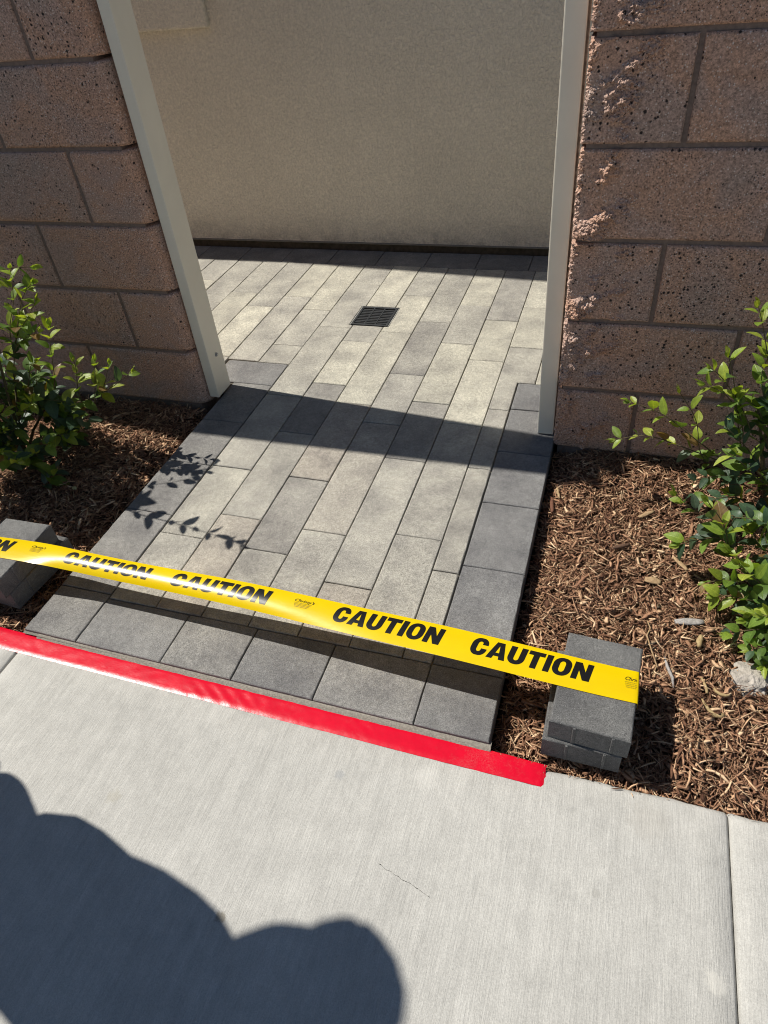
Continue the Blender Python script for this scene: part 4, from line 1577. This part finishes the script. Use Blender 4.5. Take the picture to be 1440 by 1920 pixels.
for q in range(13):
    rr = s5.rnd
    x_, y_, z_ = rr.uniform(-1.66, -1.49), rr.uniform(.40, .60), rr.uniform(.03, .13)
    s5.sprig([(x_ - .06, y_ - .01, z_ - .05), (x_ - .02, y_, z_), (x_ + .03, y_ - .01, z_ + .03)], 5, .042, .2, rr.random() < .5, .0016, .1, .6)
s2 = Shrub((-1.80, .42, -.03), 'dense green shrub added left of the frame to shade the left mulch bed', 12, 295, 1.45)  # unseen shrub added to cast shade over the left bed
s2.stem([(-1.80, .42, -.03), (-1.74, .42, .2), (-1.66, .42, .42)], .006, .003)
s2.stem([(-1.80, .42, -.03), (-1.76, .38, .2), (-1.70, .34, .44)], .006, .003)
s2.cloud((-1.665, .47, .40), (.15, .15, .24), 40, .044, .4)
s3 = Shrub((-1.92, .66, -.03), 'tall dense green shrub added left of the frame to shade the left bed', 15, 295, 1.45)  # second unseen shrub, also added for its shade on the bed
s3.stem([(-1.92, .66, -.03), (-1.86, .64, .3), (-1.76, .60, .6)], .007, .003)
s3.stem([(-1.92, .66, -.03), (-1.90, .56, .3), (-1.80, .50, .6)], .007, .003)
s3.cloud((-1.76, .54, .58), (.17, .15, .20), 40, .044, .4)

# ------------------------------------------------------------------ the person standing just left of the frame, whose shadow falls on the sidewalk
M_SKIN = mat_simple('skin', (.46, .29, .21), .5, .4, 30, .08)
M_SHIRT = mat_simple('navy_shirt', (.035, .045, .085), .85, .2, 60, .15, .4, 500)
M_PANTS = mat_simple('khaki_trousers', (.30, .25, .17), .85, .2, 60, .12, .4, 500)
M_HAIR = mat_simple('dark_hair', (.025, .018, .014), .6, .4, 200, .4, .6, 300)
M_SHOE = mat_simple('dark_shoes', (.03, .028, .026), .6, .4)
M_EYE = mat_simple('eye_white', (.7, .68, .65), .3, .5, 30, .02)


def skin_figure(name, verts, edges, radii, root, mat, parent, levels=2):
    me = bpy.data.meshes.new(name)
    me.from_pydata(verts, edges, [])
    ob = bpy.data.objects.new(name, me)
    COL.objects.link(ob)
    sk = ob.modifiers.new('skin', 'SKIN')
    sk.use_smooth_shade = True
    ss = ob.modifiers.new('sub', 'SUBSURF')
    ss.levels = ss.render_levels = levels
    for v, r_ in zip(me.skin_vertices[0].data, radii):
        v.radius = r_ if isinstance(r_, tuple) else (r_, r_)
    me.skin_vertices[0].data[root].use_root = True
    dg = bpy.context.evaluated_depsgraph_get()
    dg.update()
    nm = bpy.data.meshes.new_from_object(ob.evaluated_get(dg))
    bpy.data.objects.remove(ob)
    nm.materials.clear()
    nm.materials.append(mat)
    nm.polygons.foreach_set('use_smooth', [True] * len(nm.polygons))
    o = bpy.data.objects.new(name, nm)
    COL.objects.link(o)
    o.parent = parent
    return o


person = empty('person', (-1.305, -.448, SW_Z))
tag(person, 'person in a navy shirt and khaki trousers standing on the sidewalk facing the opening', 'person')
# local axes: x to the person's right (they face +y)
J = {}
names = []


def J_(n, x, y, z, r_):
    J[n] = len(names)
    names.append((n, (x, y, z), r_))


J_('pelvis', 0, 0, .93, .112); J_('belly', 0, .03, 1.08, .138); J_('chest', 0, .015, 1.16, .124); J_('neckbase', 0, .02, 1.35, .060); J_('neck', 0, .055, 1.45, .055)
J_('headlow', 0, .095, 1.53, .074); J_('headmid', 0, .095, 1.63, .082); J_('headtop', 0, .085, 1.70, .062)
for sgn, t in ((1, 'r'), (-1, 'l')):
    J_('hip' + t, sgn * .095, 0, .88, .10); J_('knee' + t, sgn * .11, .015, .49, .062); J_('ankle' + t, sgn * .12, -.02, .09, .042); J_('toe' + t, sgn * .135, .14, .035, .036)
    J_('sh' + t, sgn * .175, -.015, 1.29, .056); fw_ = 0.0 if sgn > 0 else 1.0
    J_('el' + t, sgn * .225, .0 + .09 * fw_, 1.10, .044); J_('wr' + t, sgn * (.235 - .03 * fw_), .03 + .135 * fw_, .87, .034 + .012 * fw_); J_('hand' + t, sgn * (.232 - .03 * fw_), .04 + .135 * fw_, .80, .030)
E_ = [('pelvis', 'belly'), ('belly', 'chest'), ('chest', 'neckbase'), ('neckbase', 'neck'), ('neck', 'headlow'), ('headlow', 'headmid'), ('headmid', 'headtop')]
for t in 'rl':
    E_ += [('pelvis', 'hip' + t), ('hip' + t, 'knee' + t), ('knee' + t, 'ankle' + t), ('ankle' + t, 'toe' + t), ('chest', 'sh' + t), ('sh' + t, 'el' + t), ('el' + t, 'wr' + t), ('wr' + t, 'hand' + t)]
body = skin_figure('body', [n[1] for n in names], [(J[a], J[b]) for a, b in E_], [n[2] for n in names], 0, M_SKIN, person)
# shirt and trousers over the body
sv_ = [(0, .03, .76), (0, .022, 1.0), (0, -.018, 1.15), (0, .01, 1.32), (.175, -.015, 1.29), (.22, .0, 1.10), (-.175, .0, 1.29), (-.222, .075, 1.08),
       (.23, .02, .95), (-.205, .135, .93)]
skin_figure('shirt', sv_, [(0, 1), (1, 2), (2, 3), (2, 4), (4, 5), (2, 6), (6, 7), (5, 8), (7, 9)], [.150, .150, .130, .056, .066, .062, .066, .062, .052, .052], 1, M_SHIRT, person)
tv_ = [(0, -.01, .89), (.095, 0, .86), (.11, .015, .49), (.12, -.015, .10), (-.095, 0, .86), (-.11, .015, .49), (-.12, -.015, .10)]
skin_figure('trousers', tv_, [(0, 1), (1, 2), (2, 3), (0, 4), (4, 5), (5, 6)], [.112, .106, .078, .062, .106, .078, .062], 0, M_PANTS, person)
for sgn in (1, -1):
    skin_figure('shoe', [(sgn * .12, -.06, .045), (sgn * .125, .04, .050), (sgn * .14, .16, .036)], [(0, 1), (1, 2)], [.048, .048, .042], 1, M_SHOE, person)
    for f in range(4):
        b = Vector((sgn * .220, (.070 if sgn > 0 else .195) - .017 * f, .765))
        skin_figure('finger', [tuple(b + Vector((0, -.008, .035))), tuple(b), tuple(b + Vector((-sgn * .006, .004, -.030))), tuple(b + Vector((-sgn * .018, .006, -.052 + .004 * abs(f - 1))))],
                    [(0, 1), (1, 2), (2, 3)], [.0095, .009, .0082, .0068], 0, M_SKIN, body, 1)
    skin_figure('thumb', [(sgn * .215, .05 if sgn > 0 else .178, .82), (sgn * .204, .08 if sgn > 0 else .205, .79), (sgn * .196, .085 if sgn > 0 else .21, .765)], [(0, 1), (1, 2)], [.012, .010, .008], 0, M_SKIN, body, 1)
    bm = bmesh.new()
    bmesh.ops.create_uvsphere(bm, u_segments=12, v_segments=8, radius=.011, matrix=Matrix.Translation((sgn * .031, .142, 1.635)))
    link('eye', bm_mesh('eye', bm, True), M_EYE, body)
    bm = bmesh.new()
    bmesh.ops.create_uvsphere(bm, u_segments=10, v_segments=8, radius=1, matrix=Matrix.Translation((sgn * .083, .085, 1.62)) @ Matrix.Diagonal((.012, .022, .032, 1)))
    link('ear', bm_mesh('ear', bm, True), M_SKIN, body)
skin_figure('nose', [(0, .148, 1.635), (0, .155, 1.605), (0, .157, 1.592)], [(0, 1), (1, 2)], [.008, .011, .011], 1, M_SKIN, body, 1)
skin_figure('mouth', [(-.024, .142, 1.563), (0, .150, 1.563), (.024, .142, 1.563)], [(0, 1), (1, 2)], [.006, .008, .006], 1, mat_simple('lips', (.40, .17, .14), .5, .4), body, 1)
bm = bmesh.new()
bmesh.ops.create_icosphere(bm, subdivisions=4, radius=1)
for v in bm.verts:
    nn = v.co.copy()
    v.co = Vector((nn.x * .098, nn.y * .112 + .090, nn.z * .112 + 1.655))
    v.co += nn * .006 * noise.noise(nn * 6)
    if v.co.y > .12 and v.co.z < 1.66:
        v.co.y = .12 - (1.66 - v.co.z) * .5
link('hair', bm_mesh('hair', bm, True), M_HAIR, person)
